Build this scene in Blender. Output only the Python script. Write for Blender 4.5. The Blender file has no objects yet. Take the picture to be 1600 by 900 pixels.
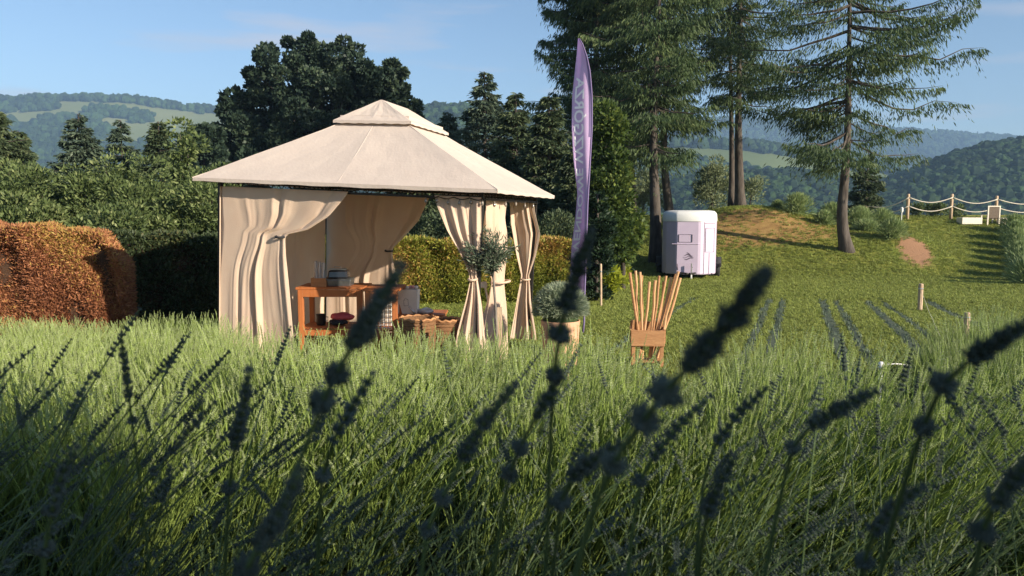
import bpy, math, random
import numpy as np
from mathutils import Matrix, Vector
PI = math.pi
rng = np.random.default_rng(7); random.seed(7)
S = bpy.context.scene; COL = S.collection
# ---------------------------------------------------------------- camera
F = 1160.0; CZ = 1.75; PITCH = math.atan(120 / F)
cam_d = bpy.data.cameras.new('camera'); cam = bpy.data.objects.new('camera', cam_d); COL.objects.link(cam)
cam.location = (0, 0, CZ); cam.rotation_euler = (PI / 2 - PITCH, 0, 0)
cam_d.sensor_width = 36; cam_d.lens = 36 * F / 1600; cam_d.clip_start = 0.05; cam_d.clip_end = 12000
cam_d.dof.use_dof = True; cam_d.dof.focus_distance = 9.0; cam_d.dof.aperture_fstop = 7.0
S.camera = cam
# ---------------------------------------------------------------- light
SUN_EL, SUN_A = math.radians(20), math.radians(36)        # sun to the right and a little behind the camera
sd = Vector((math.cos(SUN_A) * math.cos(SUN_EL), -math.sin(SUN_A) * math.cos(SUN_EL), math.sin(SUN_EL)))
sun_d = bpy.data.lights.new('sun', 'SUN'); sun = bpy.data.objects.new('sun', sun_d); COL.objects.link(sun)
sun_d.energy = 5.0; sun_d.angle = math.radians(0.5); sun_d.color = (1.0, 0.88, 0.70)
sun.rotation_euler = sd.to_track_quat('Z', 'Y').to_euler(); sun.location = (20, -12, 12)
w = bpy.data.worlds.new('World'); S.world = w; w.use_nodes = True
nt = w.node_tree; nt.nodes.clear()
def N(t, k, **kw):
    n = t.nodes.new(k)
    for a, b in kw.items(): setattr(n, a, b)
    return n
sky = N(nt, 'ShaderNodeTexSky', sky_type='NISHITA', sun_disc=False)
sky.sun_elevation = SUN_EL; sky.sun_rotation = math.atan2(sd.x, sd.y)
sky.air_density = 1.0; sky.dust_density = 0.6; sky.ozone_density = 2.5; sky.altitude = 600
bg = N(nt, 'ShaderNodeBackground'); bg.inputs[1].default_value = 0.095
wo = N(nt, 'ShaderNodeOutputWorld')
tc = N(nt, 'ShaderNodeTexCoord'); mp = N(nt, 'ShaderNodeMapping'); mp.inputs['Scale'].default_value = (2.2, 2.2, 17); mp.inputs['Location'].default_value = (0.35, 0.1, 0.4)
nz = N(nt, 'ShaderNodeTexNoise'); nz.inputs['Scale'].default_value = 1.5; nz.inputs['Detail'].default_value = 5
cr = N(nt, 'ShaderNodeValToRGB'); cr.color_ramp.elements[0].position = .58; cr.color_ramp.elements[1].position = .80
cr.color_ramp.elements[1].color = (.8, .8, .8, 1)
mx = N(nt, 'ShaderNodeMixRGB'); mx.inputs[2].default_value = (4.6, 4.2, 4.3, 1)
L = nt.links.new
L(tc.outputs['Generated'], mp.inputs[0]); L(mp.outputs[0], nz.inputs[0]); L(nz.outputs[0], cr.inputs[0])
L(cr.outputs[0], mx.inputs[0]); L(sky.outputs[0], mx.inputs[1]); L(mx.outputs[0], bg.inputs[0]); L(bg.outputs[0], wo.inputs[0])
S.view_settings.view_transform = 'Standard'; S.view_settings.look = 'None'; S.view_settings.gamma = 1
S.view_settings.exposure = 0.78
S.cycles.use_denoising = True; S.cycles.max_bounces = 6; S.cycles.transparent_max_bounces = 8
S.cycles.volume_bounces = 0; S.cycles.volume_step_rate = 4
# ---------------------------------------------------------------- helpers
cp_, sp_ = math.cos(PITCH), math.sin(PITCH)
def ray(px, py):
    a, b = (px - 800) / F, (450 - py) / F
    return np.array([a, cp_ + b * sp_, -sp_ + b * cp_])
def P(px, py, d):
    r = ray(px, py); r = r * (d / r[1]); return np.array([r[0], r[1], CZ + r[2]])
def X(px, d): return float(P(px, 330, d)[0])
def tag(o, label=None, cat=None, group=None, kind=None):
    if label: o['label'] = label
    if cat: o['category'] = cat
    if group: o['group'] = group
    if kind: o['kind'] = kind
    return o
def empty(name, loc=(0, 0, 0), rot=(0, 0, 0)):
    o = bpy.data.objects.new(name, None); COL.objects.link(o); o.location = loc; o.rotation_euler = rot
    o.empty_display_size = .2; return o
def thing(name, label, cat, loc=(0, 0, 0), rot=(0, 0, 0), group=None):
    return tag(empty(name, loc, rot), label, cat, group)
class MB:
    """collects shapes; build() links them as one mesh object"""
    def __init__(s): s.v = []; s.f = []; s.n = 0; s.mi = []; s.tint = []
    def add(s, v, f, mi=0, tint=None):
        v = np.asarray(v, float).reshape(-1, 3); s.v.append(v)
        for q in f: s.f.append(tuple(int(i) + s.n for i in q))
        s.mi += [mi] * len(f); s.n += len(v); return s
    def box(s, c, size, rz=0, mi=0, M=None, taper=1.0):
        x, y, z = [a / 2 for a in size]
        v = np.array([[-x, -y, -z], [x, -y, -z], [x, y, -z], [-x, y, -z], [-x * taper, -y * taper, z], [x * taper, -y * taper, z], [x * taper, y * taper, z], [-x * taper, y * taper, z]])
        if rz: c_, s_ = math.cos(rz), math.sin(rz); v = v @ np.array([[c_, s_, 0], [-s_, c_, 0], [0, 0, 1]])
        if M is not None: v = v @ np.asarray(M).T
        return s.add(v + np.asarray(c), [(0, 3, 2, 1), (4, 5, 6, 7), (0, 1, 5, 4), (1, 2, 6, 5), (2, 3, 7, 6), (3, 0, 4, 7)], mi)
    def tube(s, pts, rad, sides=6, mi=0, cap=True):
        pts = np.asarray(pts, float); n = len(pts)
        rad = np.full(n, rad) if np.isscalar(rad) else np.asarray(rad, float)
        t = np.gradient(pts, axis=0); t /= np.linalg.norm(t, axis=1)[:, None] + 1e-9
        ref = np.array([0, 0, 1.]) if abs(t[0][2]) < .8 else np.array([1., 0, 0])
        V = []
        for i in range(n):
            a = np.cross(t[i], ref); a /= np.linalg.norm(a) + 1e-9; b = np.cross(t[i], a); ref = np.cross(a, t[i]) if False else ref
            an = np.arange(sides) * 2 * PI / sides
            V.append(pts[i] + rad[i] * (np.cos(an)[:, None] * a + np.sin(an)[:, None] * b))
        fs = [(i * sides + j, i * sides + (j + 1) % sides, (i + 1) * sides + (j + 1) % sides, (i + 1) * sides + j) for i in range(n - 1) for j in range(sides)]
        if cap: fs += [tuple(range(sides))[::-1], tuple((n - 1) * sides + j for j in range(sides))]
        return s.add(np.concatenate(V), fs, mi)
    def lathe(s, prof, c=(0, 0, 0), sides=16, mi=0, cap=True):
        V = []; an = np.arange(sides) * 2 * PI / sides
        for r, z in prof: V.append(np.stack([r * np.cos(an), r * np.sin(an), np.full(sides, z)], 1))
        n = len(prof)
        fs = [(i * sides + j, i * sides + (j + 1) % sides, (i + 1) * sides + (j + 1) % sides, (i + 1) * sides + j) for i in range(n - 1) for j in range(sides)]
        if cap: fs += [tuple(range(sides))[::-1], tuple((n - 1) * sides + j for j in range(sides))]
        return s.add(np.concatenate(V) + np.asarray(c), fs, mi)
    def grid(s, G, mi=0):
        G = np.asarray(G); a, b = G.shape[:2]
        fs = [(i * b + j, i * b + j + 1, (i + 1) * b + j + 1, (i + 1) * b + j) for i in range(a - 1) for j in range(b - 1)]
        return s.add(G.reshape(-1, 3), fs, mi)
    def blob(s, c, r, k=1, mi=0, n=(8, 5)):
        a, b = n; V = [[0, 0, -1.]]
        for i in range(1, b):
            th = -PI / 2 + PI * i / b
            for j in range(a): V.append([math.cos(th) * math.cos(2 * PI * j / a), math.cos(th) * math.sin(2 * PI * j / a), math.sin(th)])
        V.append([0, 0, 1.]); V = np.array(V) * np.asarray(r) + np.asarray(c)
        f = [(0, 1 + (j + 1) % a, 1 + j) for j in range(a)]
        for i in range(b - 2): f += [(1 + i * a + j, 1 + i * a + (j + 1) % a, 1 + (i + 1) * a + (j + 1) % a, 1 + (i + 1) * a + j) for j in range(a)]
        e = 1 + (b - 1) * a; f += [(e - a + j, e - a + (j + 1) % a, e) for j in range(a)]
        return s.add(V, f, mi)
    def build(s, name, mats, parent=None, smooth=False, bevel=0, solid=0):
        me = bpy.data.meshes.new(name); me.from_pydata(np.concatenate(s.v).tolist(), [], s.f)
        for m in (mats if isinstance(mats, (list, tuple)) else [mats]): me.materials.append(m)
        if max(s.mi, default=0): me.polygons.foreach_set('material_index', s.mi)
        if smooth: me.polygons.foreach_set('use_smooth', [True] * len(s.f))
        me.update()
        return link(name, me, parent, bevel, solid)
def link(name, me, parent=None, bevel=0, solid=0):
    o = bpy.data.objects.new(name, me); COL.objects.link(o)
    if parent: o.parent = parent
    if solid: m = o.modifiers.new('s', 'SOLIDIFY'); m.thickness = solid
    if bevel: m = o.modifiers.new('b', 'BEVEL'); m.width = bevel; m.segments = 2; m.limit_method = 'ANGLE'
    return o
def fastmesh(name, V, nper, tint=None, mat=None):
    """V: (n*nper,3) verts, each nper verts a polygon"""
    V = np.asarray(V, np.float32).reshape(-1, 3); n = len(V); nf = n // nper
    me = bpy.data.meshes.new(name); me.vertices.add(n); me.vertices.foreach_set('co', V.ravel())
    me.loops.add(n); me.loops.foreach_set('vertex_index', np.arange(n, dtype=np.int32))
    me.polygons.add(nf); me.polygons.foreach_set('loop_start', np.arange(nf, dtype=np.int32) * nper)
    me.update(calc_edges=True)
    if tint is not None:
        a = me.attributes.new('tint', 'FLOAT', 'FACE'); a.data.foreach_set('value', np.asarray(tint, np.float32))
    if mat: me.materials.append(mat)
    return me
def unit(a): return a / (np.linalg.norm(a, axis=-1, keepdims=True) + 1e-9)
def leafquads(c, d, ln, wd, shape=.45):
    """diamond leaves starting at c along d"""
    n = len(c); d = unit(d); r = unit(rng.normal(size=(n, 3))); s = unit(np.cross(d, r))
    ln = np.broadcast_to(np.asarray(ln, float), (n,))[:, None]; wd = np.broadcast_to(np.asarray(wd, float), (n,))[:, None]
    up = np.cross(s, d) * ln * .12
    return np.stack([c, c + d * ln * shape + s * wd / 2 + up, c + d * ln, c + d * ln * shape - s * wd / 2 + up], 1).reshape(-1, 3)
# ---------------------------------------------------------------- materials
def mat(name, col, rough=.6, col2=None, scale=8, bump=0, bscale=None, metal=0, trans=0, spec=.4, detail=5, stretch=None, tint=False, rnd=0, hard=.5, coord='Object', col3=None):
    m = bpy.data.materials.new(name); m.use_nodes = True; t = m.node_tree; t.nodes.clear(); l = t.links.new
    out = N(t, 'ShaderNodeOutputMaterial'); b = N(t, 'ShaderNodeBsdfPrincipled')
    b.inputs['Roughness'].default_value = rough; b.inputs['Metallic'].default_value = metal; b.inputs['Specular IOR Level'].default_value = spec
    tcn = N(t, 'ShaderNodeTexCoord'); v = tcn.outputs[coord]
    if stretch:
        q = N(t, 'ShaderNodeMapping'); q.inputs['Scale'].default_value = stretch; l(v, q.inputs[0]); v = q.outputs[0]
    c = None
    if col2 is not None:
        r = N(t, 'ShaderNodeValToRGB'); e = r.color_ramp.elements
        e[0].position = .5 - hard / 2; e[1].position = .5 + hard / 2; e[0].color = (*col, 1); e[1].color = (*col2, 1)
        if col3 is not None: k = r.color_ramp.elements.new(min(.5 + hard, .98)); k.color = (*col3, 1)
        if tint:
            a = N(t, 'ShaderNodeAttribute', attribute_name='tint'); l(a.outputs['Fac'], r.inputs[0]); e[0].position = 0; e[1].position = .6 if col3 is not None else 1
        else:
            n = N(t, 'ShaderNodeTexNoise'); n.inputs['Scale'].default_value = scale; n.inputs['Detail'].default_value = detail; l(v, n.inputs[0]); l(n.outputs[0], r.inputs[0])
        c = r.outputs[0]
        if rnd:
            oi = N(t, 'ShaderNodeObjectInfo'); h = N(t, 'ShaderNodeHueSaturation'); mr = N(t, 'ShaderNodeMapRange')
            mr.inputs[3].default_value = 1 - rnd; mr.inputs[4].default_value = 1 + rnd
            l(oi.outputs['Random'], mr.inputs[0]); l(mr.outputs[0], h.inputs['Value']); l(c, h.inputs['Color']); c = h.outputs[0]
        l(c, b.inputs['Base Color'])
    else: b.inputs['Base Color'].default_value = (*col, 1)
    if bump:
        n2 = N(t, 'ShaderNodeTexNoise'); n2.inputs['Scale'].default_value = bscale or scale * 4; n2.inputs['Detail'].default_value = 6
        bp = N(t, 'ShaderNodeBump'); bp.inputs['Strength'].default_value = bump; bp.inputs['Distance'].default_value = .02
        l(v, n2.inputs[0]); l(n2.outputs[0], bp.inputs['Height']); l(bp.outputs[0], b.inputs['Normal'])
    res = b.outputs[0]
    if trans:
        tr = N(t, 'ShaderNodeBsdfTranslucent'); ms = N(t, 'ShaderNodeMixShader'); ms.inputs[0].default_value = trans
        if c is not None: l(c, tr.inputs[0])
        else: tr.inputs[0].default_value = (*col, 1)
        l(res, ms.inputs[1]); l(tr.outputs[0], ms.inputs[2]); res = ms.outputs[0]
    l(res, out.inputs[0]); return m
M = {}
M['canvas'] = mat('canvas', (.70, .60, .53), .9, (.74, .64, .565), 6, bump=.18, bscale=30, trans=.28, spec=.1, hard=.4)
M['curtain'] = mat('curtain', (.80, .63, .50), .9, (.83, .68, .55), 4, bump=.2, bscale=90, trans=.42, spec=.1, hard=.4)
M['dark_metal'] = mat('dark_metal', (.022, .02, .018), .45, (.035, .03, .026), 20, metal=.3)
M['orange_wood'] = mat('orange_wood', (.34, .105, .032), .55, (.46, .165, .055), 6, bump=.3, stretch=(1, 1, .2), hard=.5)
M['pale_wood'] = mat('pale_wood', (.50, .27, .13), .65, (.63, .38, .20), 9, bump=.3, stretch=(1, 1, .25))
M['box_wood'] = mat('box_wood', (.36, .17, .075), .65, (.52, .28, .13), 10, bump=.4, stretch=(.3, 1, 3))
M['post_wood'] = mat('post_wood', (.42, .29, .19), .8, (.58, .44, .31), 14, bump=.5, stretch=(1, 1, .2))
M['white'] = mat('white', (.74, .73, .70), .5, (.80, .79, .76), 12)
M['white_paint'] = mat('white_paint', (.70, .62, .52), .5, (.80, .73, .62), 12)
M['lilac'] = mat('lilac', (.52, .43, .56), .35, (.56, .47, .60), 3, spec=.5)
M['line'] = mat('line', (.14, .11, .15), .6)
M['lilac_flag'] = mat('lilac_flag', (.66, .49, .74), .75, (.72, .55, .80), 3, trans=.35, spec=.1, bump=.2, bscale=6)
M['flag_dark'] = mat('flag_dark', (.17, .13, .27), .7)
M['flag_text'] = mat('flag_text', (.86, .84, .88), .7)
M['rubber'] = mat('rubber', (.018, .018, .02), .8, (.035, .034, .035), 30, bump=.3)
M['steel'] = mat('steel', (.45, .46, .48), .3, (.6, .6, .62), 20, metal=.9)
M['tin'] = mat('tin', (.16, .165, .17), .35, (.26, .265, .27), 20, metal=.8)
M['black_glass'] = mat('black_glass', (.015, .015, .018), .15, spec=.8)
M['red_cloth'] = mat('red_cloth', (.50, .075, .09), .85, (.62, .13, .14), 15)
M['dark_cloth'] = mat('dark_cloth', (.03, .03, .035), .9)
M['paper'] = mat('paper', (.72, .69, .63), .8, (.80, .77, .72), 10)
M['pink'] = mat('pink', (.62, .28, .33), .8, (.75, .45, .45), 20)
M['ink'] = mat('ink', (.05, .05, .06), .7)
M['basket'] = mat('basket', (.23, .115, .05), .8, (.36, .19, .09), 30, bump=.8, stretch=(1, 1, 6))
M['terracotta'] = mat('terracotta', (.56, .30, .18), .8, (.65, .38, .25), 7, bump=.2)
M['plastic'] = mat('plastic', (.66, .68, .72), .15, (.78, .79, .82), 30, trans=.3, spec=.7)
M['rope'] = mat('rope', (.56, .50, .42), .9, (.66, .60, .50), 50)
M['bulb'] = mat('bulb', (.22, .19, .16), .1, spec=.9)
M['rattan'] = mat('rattan', (.10, .07, .05), .7, (.16, .12, .09), 60, bump=.6)
M['bark'] = mat('bark', (.035, .027, .022), .9, (.11, .092, .078), 9, bump=1.0, bscale=14, stretch=(1, 1, .25), hard=.45)
M['bark_dark'] = mat('bark_dark', (.015, .012, .010), .95, (.035, .03, .026), 9)
M['bark_light'] = mat('bark_light', (.12, .10, .085), .9, (.25, .22, .19), 12, bump=.8, stretch=(1, 1, .3))
def leafmat(name, a, b, c=None, tr=.3): return mat(name, a, .55, b, tint=True, trans=tr, spec=.25, col3=c)
M['oak'] = leafmat('oak', (.014, .028, .022), (.036, .060, .038), (.085, .115, .06), .12)
M['spruce'] = leafmat('spruce', (.03, .05, .028), (.075, .105, .05), (.16, .18, .08), .2)
M['blue_spruce'] = leafmat('blue_spruce', (.035, .06, .045), (.085, .12, .08), (.16, .20, .13), .2)
M['larch'] = leafmat('larch', (.035, .062, .028), (.085, .13, .05), (.17, .21, .08), .35)
M['shrub'] = leafmat('shrub', (.035, .06, .022), (.13, .175, .06), (.33, .36, .16), .3)
M['lime'] = leafmat('lime', (.025, .05, .014), (.085, .13, .03), (.24, .28, .06), .35)
M['yellow'] = leafmat('yellow', (.15, .20, .02), (.38, .42, .04), (.5, .5, .06), .4)
M['thuja_dark'] = leafmat('thuja_dark', (.010, .024, .013), (.022, .045, .022), (.045, .07, .03), .15)
M['hedge_brown'] = leafmat('hedge_brown', (.17, .065, .035), (.46, .20, .10), (.46, .33, .09), .25)
M['hedge_mixed'] = leafmat('hedge_mixed', (.10, .13, .02), (.29, .30, .05), (.42, .24, .08), .25)
M['hedge_shaded'] = leafmat('hedge_shaded', (.03, .045, .02), (.06, .085, .035), (.12, .11, .045), .2)  # tent's shadow on this hedge is put into the leaf colour
M['olive'] = leafmat('olive', (.05, .075, .045), (.12, .155, .10), (.24, .27, .19), .2)
M['silver'] = leafmat('silver', (.16, .21, .13), (.32, .38, .26), (.50, .54, .40), .25)
M['lav_bush'] = leafmat('lav_bush', (.12, .18, .07), (.25, .33, .13), (.40, .46, .22), .25)
M['willow'] = leafmat('willow', (.09, .12, .06), (.2, .24, .13), (.34, .36, .2), .3)
M['stem'] = mat('stem', (.20, .29, .06), .5, (.36, .45, .13), 3, trans=.25, spec=.3, rnd=.3)
M['head'] = mat('head', (.24, .30, .13), .7, (.48, .52, .30), 60, spec=.15, rnd=.3, trans=.1)
M['head_shaded'] = mat('head_shaded', (.04, .055, .045), .75, (.10, .125, .105), 60, spec=.15, rnd=.2)  # darker copy of the head: shade on the near spikes put into its colour
M['stem_shaded'] = mat('stem_shaded', (.06, .095, .035), .5, (.10, .15, .055), 3, trans=.2, spec=.3, rnd=.3)  # darker copy of the stem, with the foreground shade in its colour
M['sprig'] = mat('sprig', (.04, .07, .028), .6, (.08, .125, .05), 8, trans=.25, rnd=.3)
M['grass'] = mat('grass', (.19, .25, .05), .6, (.36, .38, .095), 1.2, trans=.3, rnd=.3, coord='Generated')
M['seedling'] = mat('seedling', (.08, .12, .075), .6, (.14, .18, .12), 4, rnd=.3)
M['soil'] = mat('soil', (.055, .075, .045), .95, (.12, .145, .09), 12, bump=.8)
M['crownfar'] = mat('crownfar', (.020, .042, .016), .8, (.045, .078, .026), .25, rnd=.45, coord='Generated', spec=.1)
M['crownfar2'] = mat('crownfar2', (.014, .030, .018), .8, (.03, .05, .024), .25, rnd=.4, coord='Generated', spec=.1)
# ---------------------------------------------------------------- terrain
yy = np.arange(-6, 60, .1)
def smooth(a, k):
    g = np.exp(-.5 * (np.arange(-3 * k, 3 * k + 1) / k) ** 2); g /= g.sum(); return np.convolve(np.pad(a, 3 * k, 'edge'), g, 'valid')
T_R = smooth(np.interp(yy, [-6, 0, .8, 1.5, 2.5, 4, 5.5, 6.8, 9, 11, 14.4, 20, 24, 27, 30, 33, 36, 38, 60], [.85, .8, .76, .62, .46, .27, .1, 0, -.02, -.08, -.2, -.38, -.42, .0, .65, 1.4, 1.62, 1.2, -6]), 5)
T_L = smooth(np.interp(yy, [-6, 0, .8, 1.5, 2.5, 4, 5.5, 6.8, 9, 18, 22, 38, 60], [.85, .8, .76, .62, .46, .27, .1, 0, 0, 0, -.3, -3, -8]), 5)
def sstep(x, a, b): t = np.clip((x - a) / (b - a), 0, 1); return t * t * (3 - 2 * t)
def H(x, y):
    x = np.asarray(x, float); y = np.asarray(y, float)
    wr = sstep(x, -1.5, 4.5)
    h = np.interp(y, yy, T_R) * wr + np.interp(y, yy, T_L) * (1 - wr)
    h = h + .75 * np.exp(-((x - 10.3) / 2.9) ** 2 - ((y - 31.6) / 2.6) ** 2) + .35 * np.exp(-((x - 12.6) / 3.0) ** 2 - ((y - 28.2) / 2.6) ** 2)
    h = h + .25 * np.exp(-((x - 15) / 1.5) ** 2 - ((y - 28.0) / 2.2) ** 2)
    h = h + .03 * np.sin(x * .9 + 1) * np.sin(y * .7) * sstep(y, 7, 12)
    h = h - np.clip(y - 40, 0, 400) * .3 * sstep(y, 38, 60)
    return h
def build_ground():
    ys = np.concatenate([np.arange(-6, 45, .25), np.geomspace(45, 3200, 40)])
    xs = np.concatenate([-np.geomspace(2600, 32, 28), np.arange(-31, 31, .3), np.geomspace(32, 2600, 28)])
    XX, YY = np.meshgrid(xs, ys); ZZ = H(XX, YY)
    far = sstep(YY, 60, 260); ZZ = np.maximum(ZZ, -70); ZZ = ZZ * (1 - far) + (-70) * far
    side = sstep(np.abs(XX), 60, 200) * (1 - far); ZZ = ZZ - side * 25
    b = MB().grid(np.stack([XX, YY, ZZ], -1))
    m = bpy.data.materials.new('ground'); m.use_nodes = True; t = m.node_tree; l = t.links.new
    bs = t.nodes['Principled BSDF']; bs.inputs['Roughness'].default_value = .9; bs.inputs['Specular IOR Level'].default_value = .1
    tcn = N(t, 'ShaderNodeTexCoord')
    def noise(sc, det=5, rough=.6):
        n = N(t, 'ShaderNodeTexNoise'); n.inputs['Scale'].default_value = sc; n.inputs['Detail'].default_value = det; n.inputs['Roughness'].default_value = rough; l(tcn.outputs['Object'], n.inputs[0]); return n
    def ramp(i, c):
        r = N(t, 'ShaderNodeValToRGB'); r.color_ramp.elements[0].position = c[0][0]; r.color_ramp.elements[0].color = (*c[0][1], 1); r.color_ramp.elements[1].position = c[1][0]; r.color_ramp.elements[1].color = (*c[1][1], 1)
        for k in c[2:]: e = r.color_ramp.elements.new(k[0]); e.color = (*k[1], 1)
        l(i, r.inputs[0]); return r.outputs[0]
    n1, n2, n3 = noise(.35), noise(22, 6, .7), noise(2.2, 6, .7)
    g1 = ramp(n1.outputs[0], [(.35, (.18, .23, .05)), (.65, (.36, .35, .085))])
    g2 = ramp(n2.outputs[0], [(.3, (.35, .38, .3)), (.7, (1.25, 1.2, 1.1))])
    mu = N(t, 'ShaderNodeMixRGB', blend_type='MULTIPLY'); mu.inputs[0].default_value = 1; l(g1, mu.inputs[1]); l(g2, mu.inputs[2])
    br = ramp(n3.outputs[0], [(.32, (.24, .135, .055)), (.6, (.40, .26, .10)), (.78, (.22, .21, .06))])
    def att(nm):
        a = N(t, 'ShaderNodeAttribute', attribute_name=nm); ad = N(t, 'ShaderNodeMath', operation='ADD'); sb = N(t, 'ShaderNodeMath', operation='MULTIPLY_ADD')
        sb.inputs[1].default_value = .9; sb.inputs[2].default_value = -.45; l(n3.outputs[0], sb.inputs[0]); l(a.outputs['Fac'], ad.inputs[0]); l(sb.outputs[0], ad.inputs[1])
        return ramp(ad.outputs[0], [(.38, (0, 0, 0)), (.62, (1, 1, 1))])
    m1 = N(t, 'ShaderNodeMixRGB'); l(att('dry'), m1.inputs[0]); l(mu.outputs[0], m1.inputs[1]); l(br, m1.inputs[2])
    m2 = N(t, 'ShaderNodeMixRGB'); l(att('sand'), m2.inputs[0]); l(m1.outputs[0], m2.inputs[1]); m2.inputs[2].default_value = (.40, .225, .13, 1)
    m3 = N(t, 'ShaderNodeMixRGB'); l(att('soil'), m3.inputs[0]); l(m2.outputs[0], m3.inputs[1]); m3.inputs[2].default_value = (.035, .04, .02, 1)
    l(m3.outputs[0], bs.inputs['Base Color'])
    bp = N(t, 'ShaderNodeBump'); bp.inputs['Strength'].default_value = .9; bp.inputs['Distance'].default_value = .06; l(n2.outputs[0], bp.inputs['Height']); l(bp.outputs[0], bs.inputs['Normal'])
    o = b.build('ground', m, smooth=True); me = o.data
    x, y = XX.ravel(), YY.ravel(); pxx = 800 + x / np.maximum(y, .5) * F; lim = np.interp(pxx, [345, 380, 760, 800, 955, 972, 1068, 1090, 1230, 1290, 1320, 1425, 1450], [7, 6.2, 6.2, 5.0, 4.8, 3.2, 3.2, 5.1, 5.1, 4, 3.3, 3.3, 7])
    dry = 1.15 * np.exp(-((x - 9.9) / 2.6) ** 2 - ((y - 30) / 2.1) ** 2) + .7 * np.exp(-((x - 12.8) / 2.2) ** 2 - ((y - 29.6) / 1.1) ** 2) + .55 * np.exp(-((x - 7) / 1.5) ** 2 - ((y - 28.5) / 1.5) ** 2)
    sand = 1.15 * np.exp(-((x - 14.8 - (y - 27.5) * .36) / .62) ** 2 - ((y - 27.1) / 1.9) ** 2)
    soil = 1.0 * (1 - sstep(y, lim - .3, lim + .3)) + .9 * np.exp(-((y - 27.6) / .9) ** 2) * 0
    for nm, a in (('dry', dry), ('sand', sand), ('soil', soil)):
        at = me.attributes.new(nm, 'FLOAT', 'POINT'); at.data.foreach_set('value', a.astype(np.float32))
    tag(o, 'grassy ground falling from the lavender field to a lawn and rising to a knoll', 'ground', kind='structure')
build_ground()
# ---------------------------------------------------------------- geometry-node scatter (for stuff only)
def scatter(name, pts, rot, scl, idx, variants, label, cat):
    pts = np.asarray(pts, np.float32); me = bpy.data.meshes.new(name); me.vertices.add(len(pts)); me.vertices.foreach_set('co', pts.ravel())
    for nm, ty, a, k in (('rot', 'FLOAT_VECTOR', rot, 'vector'), ('scl', 'FLOAT_VECTOR', scl, 'vector'), ('pick', 'INT', idx, 'value')):
        at = me.attributes.new(nm, ty, 'POINT'); at.data.foreach_set(k, np.asarray(a, np.int32 if ty == 'INT' else np.float32).ravel())
    o = bpy.data.objects.new(name, me); COL.objects.link(o)
    g = bpy.data.node_groups.new(name, 'GeometryNodeTree'); g.interface.new_socket('Geometry', in_out='INPUT', socket_type='NodeSocketGeometry'); g.interface.new_socket('Geometry', in_out='OUTPUT', socket_type='NodeSocketGeometry')
    gi, go = N(g, 'NodeGroupInput'), N(g, 'NodeGroupOutput'); ip = N(g, 'GeometryNodeInstanceOnPoints'); ji = N(g, 'GeometryNodeJoinGeometry'); l = g.links.new
    for v in reversed(variants):
        oi = N(g, 'GeometryNodeObjectInfo'); oi.inputs['Object'].default_value = v; oi.inputs['As Instance'].default_value = True; l(oi.outputs['Geometry'], ji.inputs[0])
    def na(nm, ty):
        a = N(g, 'GeometryNodeInputNamedAttribute', data_type=ty); a.inputs[0].default_value = nm; return a.outputs[0]
    l(gi.outputs[0], ip.inputs['Points']); l(ji.outputs[0], ip.inputs['Instance']); ip.inputs['Pick Instance'].default_value = True
    l(na('pick', 'INT'), ip.inputs['Instance Index']); l(na('rot', 'FLOAT_VECTOR'), ip.inputs['Rotation']); l(na('scl', 'FLOAT_VECTOR'), ip.inputs['Scale'])
    l(ip.outputs[0], go.inputs[0]); md = o.modifiers.new('scatter', 'NODES'); md.node_group = g
    return tag(o, label, cat, kind='stuff')
def variant(mb, name, mats, smooth=False):
    o = mb.build(name, mats, smooth=smooth); COL.objects.unlink(o); return o
# ---------------------------------------------------------------- far hills
def crown_variant(seed, mat_, kind='round'):
    r = np.random.default_rng(seed); b = MB()
    for k in range(5 if kind == 'round' else 3):
        if kind == 'round':
            c = r.normal(size=3) * (.32, .32, .2); rad = r.uniform(.4, .65)
            b.blob(c + (0, 0, .55), (rad, rad, rad * .9), n=(7, 5))
        else:
            b.lathe([(.42 - k * .1, k * .45), (.3 - k * .08, k * .45 + .35), (.02, k * .45 + 1.0)], sides=7)
    b2 = MB(); v = np.concatenate(b.v); v += r.normal(size=v.shape) * .05; b2.add(v, b.f); return variant(b2, 'far_crown', mat_)
CR = [crown_variant(i, M['crownfar']) for i in range(4)] + [crown_variant(9, M['crownfar2'], 'cone'), crown_variant(11, M['crownfar2'])]
def zpix(py, d): return P(800, py, d)[2]
def meadow_mat(name, a, b):
    return mat(name, a, .95, b, .006, spec=.05, detail=4)
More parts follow.
